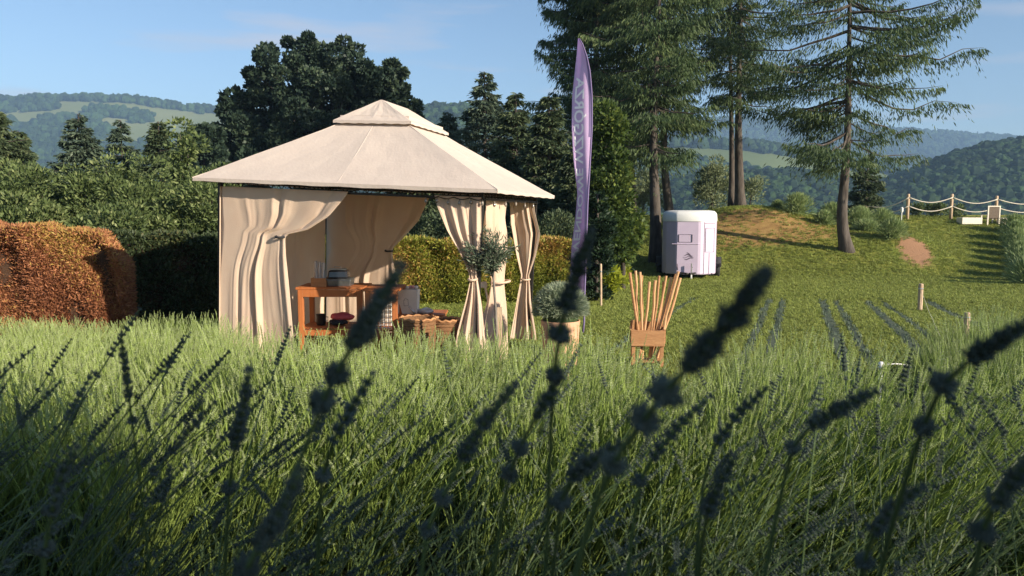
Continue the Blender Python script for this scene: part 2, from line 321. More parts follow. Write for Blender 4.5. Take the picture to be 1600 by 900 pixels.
def hill(name, prof, R, depth, base, m, label, mask=None, ntree=0, tsize=7, tops=0, conif=.15, bumps=6):
    """prof: (px, py) of the ridge line at distance R; slope runs toward the camera by depth, down to base"""
    px = np.array([p[0] for p in prof], float); py = np.array([p[1] for p in prof], float)
    xs = np.array([X(p, R) for p in px]); zs = np.array([zpix(q, R) for q in py])
    nx = 160; gx = np.linspace(xs[0], xs[-1], nx); ridge = smooth(np.interp(gx, xs, zs), 3)
    vs = np.linspace(-.35, 1, 36)
    r = np.random.default_rng(abs(hash(name)) % 1000 if False else len(name)); ph = r.uniform(0, 6, 12)
    def hz(x, v):
        rg = np.interp(x, gx, ridge)
        s = np.where(v > 0, 1 - v ** 1.15, 1 - (v / .35) ** 2 * .5)
        nn = sum(np.sin(x / (R * .035 * (i + 1)) * 1.0 + ph[i] + v * (3 + i)) / (1.5) for i in range(4)) * bumps * np.clip(np.abs(v) * 3, 0, 1) * .5
        return base + (rg - base) * s + nn
    G = np.zeros((len(vs), nx, 3))
    for i, v in enumerate(vs):
        y = R - v * depth; G[i, :, 0] = gx * (y / R if v > 0 else 1); G[i, :, 1] = y; G[i, :, 2] = hz(gx, v)
    o = MB().grid(G[::-1]).build(name, m, smooth=True); tag(o, label, 'hill', kind='structure')
    if ntree:
        u = rng.uniform(0, 1, ntree); v = rng.uniform(0.01, .9, ntree); x = gx[0] + u * (gx[-1] - gx[0])
        pxs = 800 + x / R * F
        keep = np.ones(ntree, bool) if mask is None else mask(pxs, v)
        if tops: 
            x = np.append(x[keep], rng.uniform(gx[0], gx[-1], tops * 2)); v = np.append(v[keep], np.abs(rng.normal(size=tops * 2)) * .02); 
        else: x, v = x[keep], v[keep]
        y = R - v * depth; z = hz(x, v); n = len(x); s = tsize * rng.uniform(.6, 1.25, n)
        pk = np.where(rng.uniform(size=n) < conif, 4, rng.integers(0, 4, n)); pk = np.where(rng.uniform(size=n) < .2, 5, pk); s = np.where(pk == 4, s * .6, s)
        scatter('woodland', np.stack([x * y / R, y, z - s * .12], 1), np.stack([0 * x, 0 * x, rng.uniform(0, 6, n)], 1), np.stack([s, s, s * np.where(pk == 4, 1.1, 1.0)], 1), pk, CR,
                'distant woodland covering the ' + label, 'woodland')
M['meadow'] = meadow_mat('meadow', (.16, .19, .07), (.24, .25, .11))
M['forest_floor'] = meadow_mat('forest_floor', (.025, .045, .02), (.045, .07, .03))
M['meadow2'] = meadow_mat('meadow2', (.12, .15, .05), (.16, .19, .065))
def maskA(px, v):
    n = np.sin(px / 37 + v * 9) + np.sin(px / 71 - v * 17 + 2) + .7 * np.sin(px / 19 + v * 31 + 1)
    f = (v > .09) & (v < .15) & (px < 100) | (v > .24) & (px < 175 + 20 * np.sin(v * 40)) | (v > .15) & (v < .22) & (px > 150) & (px < 245) | (v > .42 + .04 * np.sin(px / 25))
    return f & (n > -1.6) | (n > 2.35)
hill('hills', [(-500, 175), (-150, 168), (0, 160), (60, 158), (130, 155), (200, 156), (260, 165), (300, 172), (350, 176), (450, 178), (560, 172), (640, 170), (690, 175), (740, 190), (850, 215), (1000, 240)], 1500, 620, -60, M['meadow'],
     'broad pale meadow hill on the left horizon with a wooded crest', maskA, 20000, 11, 700, .1)
hill('hills', [(500, 260), (640, 190), (680, 176), (720, 172), (780, 180), (860, 200), (960, 235), (1060, 262)], 900, 350, -60, M['forest_floor'],
     'wooded hump rising behind the spruces right of the tent roof', None, 7000, 9, 200, .3)
hill('mountains', [(300, 240), (700, 225), (900, 205), (1000, 195), (1090, 188), (1180, 193), (1260, 197), (1340, 204), (1420, 208), (1500, 214), (1600, 220), (1800, 215), (2200, 230)], 2350, 700, -75, M['forest_floor'],
     'far blue mountain ridge on the horizon behind the larches', None, 16000, 14, 500, .1, 12)
def maskC(px, v): return (v > .30 + .04 * np.sin(px / 30))
hill('hills', [(860, 236), (980, 226), (1060, 226), (1120, 230), (1200, 236), (1250, 246), (1330, 262), (1420, 275), (1550, 290), (1800, 300)], 1000, 420, -70, M['meadow2'],
     'middle hill with a bright meadow strip between the larch trunks', maskC, 12000, 11, 260, .12)
hill('hills', [(940, 312), (1020, 298), (1100, 286), (1160, 282), (1230, 280), (1290, 288), (1370, 298), (1430, 282), (1480, 257), (1530, 240), (1580, 232), (1650, 228), (1800, 230), (2100, 250)], 520, 300, -60, M['forest_floor'],
     'steep dark wooded hillside behind the rope fence on the right', None, 15000, 6.5, 300, .1, 10)
# ---------------------------------------------------------------- trees
def trunk_mesh(pts, r0, r1, sides=9):
    b = MB(); pts = np.asarray(pts, float); n = len(pts)
    t = np.linspace(0, 1, n); dd = np.linspace(0, 1, 4 * n)
    q = np.stack([np.interp(dd, t, pts[:, i]) for i in range(3)], 1)
    for i in range(3): q[:, i] = smooth(q[:, i], 2)
    q[0] = pts[0]; q[-1] = pts[-1]
    rr = r0 + (r1 - r0) * dd; rr[:3] *= (1.35, 1.15, 1.05); b.tube(q, rr, sides); return b, q, rr
def conifer(name, label, base, height, rad, m, trunkpts=None, r0=.16, low=.1, nb=None, nq=6000, droop=.25, ql=.22, qw=.05, group=None, cat='tree', barem=None, hang=.5, sides=None, topz=None, dens=1.0, aspect=None):
    base = np.asarray(base, float); t = thing(name, label, cat, base, group=group)
    tp = np.array([[0, 0, -.3], [0, 0, height * .5], [0, 0, height]]) if trunkpts is None else np.asarray(trunkpts) - base
    b, q, rr = trunk_mesh(tp, r0, .02); b.build('trunk', barem or M['bark'], t, smooth=True)
    nb = nb or int(height * 26); C_, D_, L_, T_ = [], [], [], []; br = MB()
    qz = q[:, 2]; zz = low * height + (height * (1 - low)) * np.sort(rng.uniform(0, 1, nb)) ** .95
    per = max(int(nq * dens / nb), 4)
    for z in zz:
        k = (z / height); o = np.array([np.interp(z, qz, q[:, 0]), np.interp(z, qz, q[:, 1]), z])
        prof = (1 - k) ** .8 * min(1, .55 + (k - low) * 3.0) if aspect is None else aspect(k)
        ln = rad * prof * (rng.uniform(.65, 1.12) if hang < 1 else rng.uniform(.35, 1.15)) + .06; az = rng.uniform(0, 2 * PI); drp = droop * (rng.uniform(.5, 1.5) if hang > 1 else 1); crv = rng.normal() * .18 * ln
        s = np.linspace(0, 1, 7); dx, dy = math.cos(az), math.sin(az)
        dz = (-drp * s * 1.3 + drp * .8 * s ** 2.4 + (.25 * k) * s) * ln + rng.normal(size=7) * .03 * ln * s
        bp = o + np.stack([dx * s * ln - dy * crv * s ** 2, dy * s * ln + dx * crv * s ** 2, dz], 1)
        br.tube(bp, np.linspace(.010 + .012 * ln, .004, 7), 4, cap=False)
        n = max(int(per * ln / (rad * .6)), 5); u = rng.uniform(.12, 1.02, n) ** .8
        c = np.stack([np.interp(u, s, bp[:, i]) for i in range(3)], 1)
        wid = (.30 if hang < 1 else .26) * ln * (1 - u * .75) + .05; side = rng.normal(size=n) * wid
        c += np.stack([-dy * side, dx * side, -np.abs(side) * .25 - rng.exponential(.10, n) * hang * min(1, ln) * (1 if hang < 1 else (.05 + 1.0 * np.abs(np.sin(u * 17 + z * 5))) * (rng.uniform(size=n) < .72))], 1)
        d = np.stack([dx * .6 + -dy * np.sign(side) * .7 + rng.normal(size=n) * .35, dy * .6 + dx * np.sign(side) * .7 + rng.normal(size=n) * .35, rng.normal(size=n) * .25 - hang], 1)
        C_.append(c); D_.append(d); T_.append(np.clip(rng.uniform(.0, .8) * .55 + rng.uniform(0, .5, n), 0, 1))
    br.build('branches', barem or M['bark'], t)['kind'] = 'stuff'
    C_ = np.concatenate(C_); n = len(C_)
    V = leafquads(C_, np.concatenate(D_), ql * rng.uniform(.6, 1.3, n), qw * rng.uniform(.7, 1.3, n))
    link('crown', fastmesh('crown', V, 4, np.concatenate(T_), m), t)['kind'] = 'stuff'
    return t
def broadleaf(name, label, base, height, rx, rz, m, clumps=60, per=350, cr=.5, ql=.16, qw=.1, r0=.2, group=None, cat='tree', seed=0, top=None, ry=None, lean=(0, 0), shell=.5, upl=.25, cz=None, bark=None):
    r = np.random.default_rng(seed + 100); base = np.asarray(base, float); t = thing(name, label, cat, base, group=group); ry = ry or rx
    cz = cz if cz is not None else height - rz; cc = np.array([lean[0], lean[1], cz]); tr = MB()
    tr.tube([(0, 0, -.3), (lean[0] * .2, lean[1] * .2, cz * .5), (lean[0] * .8, lean[1] * .8, cz)], [r0 * 1.3, r0, r0 * .55], 8)
    tr.build('trunk', bark or M['bark'], t, smooth=True)
    u = unit(r.normal(size=(clumps, 3))) * (r.uniform(shell, 1, clumps) ** .6)[:, None]
    ctr = cc + u * (rx, ry, rz); ctr[:, 2] = np.maximum(ctr[:, 2], .15)
    lim = MB()
    for c in ctr[::2]:
        a = np.array([lean[0] * .6, lean[1] * .6, cz * r.uniform(.45, 1)]); mid = (a + c) / 2 + r.normal(size=3) * .08 * rx
        lim.tube([a, mid, c], [r0 * .35, r0 * .2, r0 * .07], 5, cap=False)
    lim.build('limbs', bark or M['bark'], t)['kind'] = 'stuff'
    V, T = [], []
    for c in ctr:
        s = cr * r.uniform(.6, 1.3); n = int(per * r.uniform(.7, 1.3)); d = unit(r.normal(size=(n, 3))); rad = r.uniform(.45, 1, n) ** .5
        p = c + d * rad[:, None] * s * (1, 1, .8); p[:, 2] = np.maximum(p[:, 2], .02)
        V.append(leafquads(p, d + (0, 0, upl) + r.normal(size=(n, 3)) * .5, ql * r.uniform(.6, 1.2, n), qw * r.uniform(.7, 1.2, n)))
        T.append(np.clip(r.uniform(0, .45) + r.uniform(0, .5, n), 0, 1))
    link('crown', fastmesh('crown', np.concatenate(V), 4, np.concatenate(T), m), t)['kind'] = 'stuff'
    return t
def topheight(px, py, d): p = P(px, py, d); return p[0], p[2] - float(H(p[0], d))
# oak
bx = X(505, 42); hz_ = float(H(bx, 42)); hh = zpix(42, 42) - hz_
ok = broadleaf('oak_tree', 'big dark round-headed oak towering behind the tent roof', (bx, 42, hz_), hh, 4.3, 4.6, M['oak'], 320, 250, .48, .23, .18, .3, bark=M['bark_dark'], seed=3, shell=.35, cz=hh - 5.0)
broadleaf('oak_tree', 'narrow dark crown at the right shoulder of the big oak', (X(615, 43), 43, float(H(X(615, 43), 43))), zpix(92, 43) - float(H(X(615, 43), 43)), 1.5, 3.8, M['oak'], 80, 250, .42, .24, .19, .3, seed=5, shell=.3)
broadleaf('oak_tree', 'low dark tree at the left foot of the big oak', (X(385, 41), 41, float(H(X(385, 41), 41))), zpix(150, 41) - float(H(X(385, 41), 41)), 2.0, 3.3, M['oak'], 70, 300, .5, .30, .24, .3, seed=6, shell=.3)
broadleaf('oak_tree', 'small dark tree just left of the tent roof corner', (X(318, 39), 39, float(H(X(318, 39), 39))), zpix(195, 39) - float(H(X(318, 39), 39)), 1.1, 2.2, M['oak'], 26, 330, .5, .28, .22, .2, seed=8, shell=.3)
# conifers left
GL = 'young spruces behind the left hedge'
for px, py, d, rad, lab, mm in [(-12, 165, 20, 1.9, 'spruce cut off by the left picture edge', 'spruce'), (28, 205, 22, 1.3, 'thin-topped spruce nearest the left picture edge', 'spruce'), (122, 178, 23, 1.7, 'broad blue-green spruce, tallest of those behind the left hedge', 'blue_spruce'),
                           (188, 188, 25, 1.45, 'pointed spruce in the middle of the group behind the left hedge', 'blue_spruce'), (247, 190, 23, 1.35, 'dark spruce beside the slim pale poplar', 'spruce')]:
    x, h = topheight(px, py, d); conifer('spruce_tree', lab, (x, d, float(H(x, d))), h, rad, M[mm], low=.02, nq=42000, ql=.15, qw=.05, hang=.4, droop=.12, nb=200, aspect=lambda k: (1 - k) ** .85 * 1.1, group=GL, r0=.09)
x, h = topheight(285, 182, 19); broadleaf('poplar_tree', 'slim pale green poplar sapling left of the tent roof tip', (x, 19, float(H(x, 19))), h, .42, 1.7, M['shrub'], 34, 150, .28, .12, .07, .05, seed=12, shell=0, bark=M['bark_light'])
# conifers right of tent
GR = 'spruces behind the tent on its right'
for px, py, d, rad, lab, mm in [(757, 112, 27, 2.1, 'tall pointed spruce rising right of the tent peak', 'blue_spruce'), (806, 146, 25, 1.6, 'second spruce right of the tent peak, slightly shorter', 'spruce'), (700, 175, 33, 2.0, 'spruce half hidden behind the tent roof slope', 'blue_spruce'),
                           (858, 150, 23, 1.7, 'sunlit spruce left of the lilac flag', 'spruce'), (895, 235, 21, 1.0, 'lower spruce directly behind the lilac flag', 'spruce'), (655, 235, 24, 1.4, 'dark spruce seen through the open tent side', 'spruce'), (925, 210, 23, 1.1, 'dark spruce between the flag and the lime green tree', 'thuja_dark')]:
    x, h = topheight(px, py, d); conifer('spruce_tree', lab, (x, d, float(H(x, d))), h, rad, M[mm], low=.0, nq=46000, ql=.18, qw=.055, hang=.5, droop=.15, nb=240, aspect=lambda k: (1 - k) ** .7, group=GR, r0=.12)
x, h = topheight(950, 165, 19); broadleaf('beech_tree', 'lime green leafy tree right of the lilac flag', (x, 19, float(H(x, 19))), h, .5, 2.0, M['lime'], 80, 170, .34, .13, .085, .08, seed=20, shell=.2, cz=h - 1.95)
broadleaf('beech_tree', 'lime green leafy shrub spilling right under the larches', (X(975, 19.6), 19.6, float(H(X(975, 19.6), 19.6))), 1.9, .34, .8, M['lime'], 30, 170, .26, .13, .085, .06, seed=21, shell=.2, cz=1.35)
x, h = topheight(934, 305, 15.5); conifer('thuja_tree', 'dark narrow column thuja behind the flag base', (x, 15.5, float(H(x, 15.5))), h, .28, M['thuja_dark'], low=0, nb=90, nq=9000, droop=-.9, ql=.10, qw=.035, hang=-.5, r0=.04, aspect=lambda k: min(1, (1 - k) * 3) * .9)
broadleaf('yellow_shrub', 'yellow-green shrub beside the stake at the hedge end', (X(953, 17), 17, float(H(X(953, 17), 17))), .72, .2, .32, M['yellow'], 20, 60, .16, .14, .05, .02, cat='shrub', seed=22, shell=0, upl=.8)
broadleaf('yellow_shrub', 'smaller yellow-green shrub in the shade under the larches', (X(974, 20), 20, float(H(X(974, 20), 20))), .75, .16, .36, M['yellow'], 12, 50, .16, .12, .05, .02, cat='shrub', seed=23, shell=0, upl=.8)
# shrub mass behind the hedge
SH = [(15, 262, 16, 1.1, 'pale shrub at the left edge above the rusty hedge'), (75, 268, 15, 1.0, 'rounded green shrub second from the left edge'), (115, 285, 16.5, .95, 'leafy shrub below the broad blue spruce'), (165, 246, 15.5, .9, 'tall bright green shrub with arching shoots behind the hedge'),
      (215, 262, 15, .85, 'bright shrub right of the arching one'), (262, 298, 15.5, .9, 'dense leafy shrub over the shaded hedge'), (312, 274, 14.8, .8, 'leafy shrub touching the left tent curtain'), (345, 268, 18, .9, 'shrub under the left corner of the tent roof'),
      (45, 310, 14.3, .8, 'low shrub over the rusty hedge top'), (190, 315, 14, .8, 'low shrub where the rusty hedge ends'), (700, 345, 17, 1.0, 'dark shrub behind the tent opening'), (620, 340, 17.5, 1.0, 'dark shrub behind the drawn back curtain'), (860, 345, 17.5, .9, 'dark shrub above the hedge left of the flag')]
for i, (px, py, d, rad, lab) in enumerate(SH):
    x, h = topheight(px, py, d); broadleaf('leafy_shrub', lab, (x, d, float(H(x, d))), h, rad, h * .52, M['shrub'] if i < 10 else M['spruce'], 60, 230, .30, .10, .04, .05, group='shrubs behind the hedge', cat='shrub', seed=30 + i, shell=.3, upl=.6, cz=h * .52)
# larches
def larch(label, tpx, d, crown_rad, low_z, top, nb, nq, dens=1, asp=None, r0=.22, r1=.1):
    pts = [P(px, py, d) for px, py in tpx]; b0 = pts[0].copy(); b0[2] = float(H(b0[0], d)); pts[0] = b0 - (0, 0, .2)
    last = pts[-1]; prev = pts[-2]; up = last + (last - prev) / max((last - prev)[2], .1) * (top - (last[2] - b0[2])); pts.append(up)
    return conifer('larch_tree', label, b0, top, crown_rad, M['larch'], trunkpts=pts, r0=r0, low=low_z / top, nb=nb, nq=nq, droop=.38, ql=.20, qw=.036, hang=1.6, group='tall larches on the knoll', aspect=asp or (lambda k: max(.25, 1 - abs(k - .55) * .9)))
larch('crooked-footed larch standing alone on the right of the knoll', [(1325, 383), (1313, 345), (1318, 300), (1325, 220), (1326, 110), (1328, 0)], 27, 3.9, 3.0, 12.5, 100, 36000, r0=.23)
larch('thick larch right of the lilac trailer', [(1157, 325), (1155, 280), (1153, 200), (1155, 100), (1157, 0)], 33, 3.4, 4.4, 14, 110, 34000, r0=.24)
larch('thin pale larch hugging the thick one behind the trailer', [(1143, 325), (1144, 250), (1142, 150), (1140, 0)], 33.6, 2.0, 5.0, 13.5, 60, 14000, r0=.15)
larch('big larch just left of the trailer', [(1026, 388), (1025, 330), (1020, 250), (1022, 150), (1030, 0)], 26.5, 2.6, 4.0, 12.5, 100, 34000, r0=.24)
larch('curved larch behind the trailer roof', [(1052, 334), (1040, 290), (1036, 230), (1042, 120), (1050, 0)], 31, 2.8, 4.4, 13.5, 100, 28000, r0=.21)
larch('leftmost larch, behind the lime green tree', [(990, 342), (987, 290), (985, 220), (975, 100), (965, 0)], 31, 3.2, 3.4, 13.5, 120, 44000, r0=.2)
larch('dense dark larch whose crown hangs over the flag top', [(935, 342), (932, 260), (930, 120), (935, 0)], 29, 2.5, 3.2, 12.5, 120, 44000, r0=.2)
# small ones on knoll
x, h = topheight(1357, 238, 34.5); conifer('spruce_tree', 'small bushy spruce behind the knoll lavender', (x, 34.5, float(H(x, 34.5))), h, 1.05, M['spruce'], low=0, nq=7000, ql=.2, qw=.06, r0=.08)
broadleaf('willow_shrub', 'pale silvery shrub behind the trailer roof', (X(1112, 36), 36, float(H(X(1112, 36), 36))), 2.6, .9, 1.3, M['willow'], 40, 120, .38, .18, .05, .06, cat='shrub', seed=60, shell=.1, upl=.9, cz=1.4)
broadleaf('willow_shrub', 'grey-green shrub between the larch trunks left of the trailer', (X(1005, 38), 38, float(H(X(1005, 38), 38))), 3.2, 1.1, 1.5, M['willow'], 36, 110, .42, .18, .06, .06, cat='shrub', seed=61, shell=.1, upl=.9, cz=1.6)
broadleaf('willow_shrub', 'pale thin shrub right of the thick larch trunk', (X(1172, 36), 36, float(H(X(1172, 36), 36))), 1.9, .5, .8, M['willow'], 16, 80, .32, .18, .05, .04, cat='shrub', seed=62, shell=.1, upl=.9, cz=1.1)
def grassball(name, label, base, r, h, m, n, ql, group, cat='plant', parts=True):
    t = thing(name, label, cat, base, group=group)
    for pn, nn, k0, k1 in (('foliage', int(n * .45), .3, .75), ('flower_stems', int(n * .55), .75, 1.05)):
        a = rng.uniform(0, 2 * PI, nn); th = np.abs(rng.normal(0, .62, nn)).clip(0, 1.45)
        d = np.stack([np.sin(th) * np.cos(a), np.sin(th) * np.sin(a), np.cos(th)], 1); rr_ = rng.uniform(k0, k1, nn)[:, None]
        p = d * rr_ * (r, r, h) * (1, 1, 1); st = p - d * ql * .8; st[:, 2] = np.maximum(st[:, 2], 0)
        V = leafquads(st, d + rng.normal(size=(nn, 3)) * .12, ql * rng.uniform(.7, 1.3, nn), ql * .10 * (1.7 if pn == 'foliage' else 1))
        link(pn, fastmesh(pn, V, 4, rng.uniform(0, 1, nn), m), t)['kind'] = 'stuff'
    return t
LB = [(1246, 322, 31.5, .85, .7, 'largest rounded lavender bush on the crest of the knoll'), (1300, 322, 32, .7, .6, 'lavender bush behind the lone larch trunk, left side'), (1343, 338, 31, .8, .65, 'lavender bush just right of the lone larch trunk'), (1379, 336, 31.5, .72, .6, 'bright lavender bush next to the first rope fence span'),
      (1288, 337, 30.3, .5, .45, 'small lavender bush low on the crest left of the lone larch'), (1355, 356, 29.5, .65, .38, 'flat lavender bush in the middle of the right slope'), (1397, 372, 28, .66, .62, 'lavender bush above the bare sandy patch'), (1215, 318, 32.5, .35, .3, 'tiny lavender tuft at the left end of the crest row')]
for px, py, d, r, h, lab in LB:
    x = X(px, d); grassball('lavender_bush', lab, (x, d, float(H(x, d)) - .05), r * 1.05, h * 1.35, M['lav_bush'], 3600, .18, 'lavender bushes on the knoll')
# right lavender row on the lawn
for i, (x, y) in enumerate([(15.9 + 0.11 * k * k * .35 + k * .25, 21.5 + k * 1.15) for k in range(9)]):
    x = X(1598 - i * 3.2, y) + .35
    grassball('lavender_bush', ['nearest', 'second', 'third', 'fourth', 'fifth', 'sixth', 'seventh', 'eighth', 'farthest'][i] + ' bush of the lavender row running up the lawn at the right edge', (x, y, float(H(x, y)) - .05), .75, .85, M['lav_bush'], 3000, .2, 'lavender row at the right edge')
for i, (px, d) in enumerate([(1432, 34), (1455, 34.2), (1470, 34), (1495, 34.2)]):
    x = X(px, d); broadleaf('small_shrub', ['low dark shrub right of the first tall rope post', 'low dark shrub midway along the rope fence', 'low shrub left of the second rope post', 'low shrub left of the white planter'][i], (x, d, float(H(x, d))), .6, .28, .28, M['shrub'], 9, 60, .2, .12, .06, .02, group='low shrubs under the rope fence', cat='shrub', seed=80 + i, shell=0)
# ---------------------------------------------------------------- hedges
def hedge(name, label, px0, px1, d0, d1, top0, top1, thick, m, n, wob=.07, ql=.09, qw=.03, rnd_end=None, parts=True):
    a = np.array([X(px0, d0), d0]); b_ = np.array([X(px1, d1), d1]); L_ = np.linalg.norm(b_ - a); t_ = (b_ - a) / L_; nrm = np.array([t_[1], -t_[0]])
    c0 = (a + b_) / 2; zb = float(H(*c0)); t = thing(name, label, 'hedge', (c0[0], c0[1], zb))
    h0, h1 = zpix(top0, d0) - zb, zpix(top1, d1) - zb
    def hgt(u): return (h0 + (h1 - h0) * u) + .03 * np.sin(u * 23) + .02 * np.sin(u * 51) - (0 if rnd_end is None else rnd_end * np.clip((u - (1 - .55 / L_)) / (.55 / L_), 0, 1) ** 2.2)
    # woody core
    core = MB(); us = np.linspace(0, 1, 24)
    for sg in (0,):
        G = []
        for q_, zf in ((-.32, -.02), (-.32, .88), (.32, .88), (.32, -.02)):
            G.append(np.stack([a[0] + t_[0] * L_ * us + nrm[0] * q_ * thick - c0[0], a[1] + t_[1] * L_ * us + nrm[1] * q_ * thick - c0[1], hgt(us) * zf], 1))
        core.grid(np.array(G))
    core.build('woody_core', M['hedge_core'], t)
    fr = .62; nf = int(n * fr); nt_ = int(n * .26); ne = n - nf - nt_
    u = rng.uniform(0, 1, n); v = rng.uniform(0, 1, n); off = np.zeros(n); dn = np.zeros((n, 3))
    w1 = wob * (np.sin(u * L_ * 5 + np.sin(v * 7)) + np.sin(u * L_ * 11 + 3 * v + 2) * .6)
    q_ = np.where(np.arange(n) < nf, .5 * thick + w1, rng.uniform(-.5, .5, n) * thick); zf = np.where(np.arange(n) < nf, v, 1.0)
    endm = np.arange(n) >= nf + nt_; u = np.where(endm, 1 - rng.uniform(0, .04, n) / 1, u); q_ = np.where(endm, rng.uniform(-.5, .5, n) * thick, q_); zf = np.where(endm, v, zf)
    depthj = rng.exponential(.045, n)
    gap = np.clip(np.sin(u * L_ * 6.5 + np.sin(v * 5) * 1.2) - .72, 0, 1) * .9; q_ = q_ - (depthj + gap * thick * .16) * (np.arange(n) < nf); z = hgt(u) * zf - depthj * ((np.arange(n) >= nf) & ~endm) * .8
    p = np.stack([a[0] + t_[0] * L_ * u + nrm[0] * q_ - c0[0], a[1] + t_[1] * L_ * u + nrm[1] * q_ - c0[1], z], 1)
    out = np.where((np.arange(n) < nf)[:, None], np.array([nrm[0], nrm[1], .6]), np.where(endm[:, None], np.array([t_[0], t_[1], .5]), np.array([0, 0, 1.])))
    V = leafquads(p, out + rng.normal(size=(n, 3)) * .9, ql * rng.uniform(.6, 1.3, n), qw)
    tn = .5 + .28 * np.sin(u * L_ * 2.1 + 1) * np.sin(z * 3 + u * 9) + rng.normal(0, .2, n) + .25 * (z / np.maximum(hgt(u), .1) - .6)
    link('foliage', fastmesh('foliage', V, 4, np.clip(tn, 0, 1), m), t)['kind'] = 'stuff'
M['hedge_core'] = mat('hedge_core', (.035, .018, .01), .95, (.07, .035, .018), 8, bump=.8)
hedge('thuja_hedge', 'rusty brown dried thuja hedge at the left edge', -160, 196, 9.4, 10.2, 346, 362, .7, M['hedge_brown'], 90000, rnd_end=.45, ql=.062, qw=.018, wob=.09)
hedge('thuja_hedge', 'dark shaded thuja hedge between the rusty hedge and the tent', 150, 470, 11.6, 13.2, 365, 372, .7, M['hedge_shaded'], 22000, ql=.08, qw=.03)
hedge('thuja_hedge', 'green and rust mottled thuja hedge behind the tent and left of the flag', 470, 898, 13.2, 15.6, 376, 377, .75, M['hedge_mixed'], 60000, ql=.09, qw=.03)
# ---------------------------------------------------------------- gazebo
GO = np.array([-1.543, 9.106, -.015]); GYAW, GROLL, GPIT = -.253, .045, -.003; W_, L_g, H_g = 1.724, 1.415, 2.05
W2, L2, Z2, RR, Z3, PW, PL = .476, .625, 2.777, .377, 3.042, 1.508, 1.227
gaz = thing('garden_tent', 'cream canvas garden tent with two-tier roof and tied curtains', 'tent', GO, (GPIT, GROLL, GYAW))
GM = np.array(Matrix.Rotation(GYAW, 3, 'Z') @ Matrix.Rotation(GROLL, 3, 'Y') @ Matrix.Rotation(GPIT, 3, 'X'))
def glocal(p): return GM.T @ (np.asarray(p) - GO)
def gplane(px, py, ax, val):
    o = GM.T @ (np.array([0, 0, CZ]) - GO); d = GM.T @ ray(px, py); return o + d * ((val - o[ax]) / d[ax])
def sag(A, B, C, D, n, m, s):
    """quad A,B (bottom) D,C (top) sampled with a soft sag"""
    A, B, C, D = map(np.array, (A, B, C, D)); u = np.linspace(0, 1, n)[None, :, None]; v = np.linspace(0, 1, m)[:, None, None]
    G = (A * (1 - u) + B * u) * (1 - v) + (D * (1 - u) + C * u) * v
    G[..., 2] += (.003 * np.sin(u * 31 + v * 5) * np.sin(v * 9 + u * 4) + .0015 * np.sin(u * 73 - v * 11) * (1 - v))[..., 0] * np.sin(PI * v)[..., 0] ** .5; G[..., 2] -= (s * np.sin(PI * v) * (np.abs(np.sin(2 * PI * u)) * .5 + .5 * np.sin(PI * u)))[..., 0]; return G
def tier(name, w, l, z, w2, l2, z2, mat_, hem):
    b = MB(); c = [(-w, -l), (w, -l), (w, l), (-w, l)]; t = [(-w2, -l2), (w2, -l2), (w2, l2), (-w2, l2)]
    for i in range(4):
        j = (i + 1) % 4; b.grid(sag((*c[i], z), (*c[j], z), (*t[j], z2), (*t[i], z2), 25, 13, .02 * (2 if w > 1 else 1)))
        e = np.array([c[j][0] - c[i][0], c[j][1] - c[i][1], 0]); k = np.linspace(0, 1, 25)[:, None]; top = np.array([*c[i], z - .001]) + e * k
        low = top - (0, 0, hem); low[:, 2] += .004 * np.sin(k[:, 0] * 40); b.grid(np.stack([low, top]))
    return b.build(name, mat_, gaz, smooth=False, solid=.004)
tier('lower_canopy', W_, L_g, H_g, .44, .58, 2.735, M['canvas'], .035)
tier('upper_canopy', W2, L2, Z2, .012, RR, Z3, M['canvas'], .03)
b = MB()
for (x0, y0), (x1, y1) in (((-.42, -.56), (.42, -.56)), ((.42, -.56), (.42, .56)), ((.42, .56), (-.42, .56)), ((-.42, .56), (-.42, -.56))): b.grid([[(x0, y0, 2.72), (x1, y1, 2.72)], [(x0, y0, 2.84), (x1, y1, 2.84)]])
b.build('vent_band', M['canvas'], gaz, solid=.003)
def slope(x0, y0, z0, x1, y1, z1, w, up=.012):   # seam strip
    a = np.array([x0, y0, z0 + up]); c = np.array([x1, y1, z1 + up]); k = np.linspace(0, 1, 12)[:, None]; p = a + (c - a) * k; p[:, 2] -= .04 * np.sin(PI * k[:, 0]) * .5
    return MB().tube(p, w, 6)
for (x0, y0, x1, y1) in ((0, -L_g, 0, -.58), (W_, 0, .44, 0)): slope(x0, y0, H_g - .006, x1, y1, 2.73, .007, 0).build('seam', M['canvas'], gaz)
for sx in (-1, 1):
    for sy in (-1, 1): slope(sx * W_, sy * L_g, H_g - .002, sx * .44, sy * .58, 2.735, .008, 0).build('seam', M['canvas'], gaz)
for sx in (-1, 1):
    for sy in (-1, 1):
        MB().box((sx * PW, sy * PL, .99), (.045, .045, 2.1)).build('post', M['dark_metal'], gaz, bevel=.004)
        MB().tube([(sx * W_ * .99, sy * L_g * .99, H_g - .03), (sx * .42, sy * .56, 2.69)], .012, 6).build('rafter', M['dark_metal'], gaz)
for sy in (-1, 1):
    MB().box((0, sy * PL, 2.035), (2 * PW, .03, .03)).build('rail', M['dark_metal'], gaz); MB().box((0, sy * PL, 1.955), (2 * PW, .025, .025)).build('rail', M['dark_metal'], gaz)
    z = MB(); 
    for k in range(24): x0 = -PW + k * PW / 12; z.tube([(x0, sy * PL, 1.965), (x0 + PW / 24, sy * PL, 2.03), (x0 + PW / 12, sy * PL, 1.965)], .005, 4, cap=False)
    z.build('lattice', M['dark_metal'], gaz)
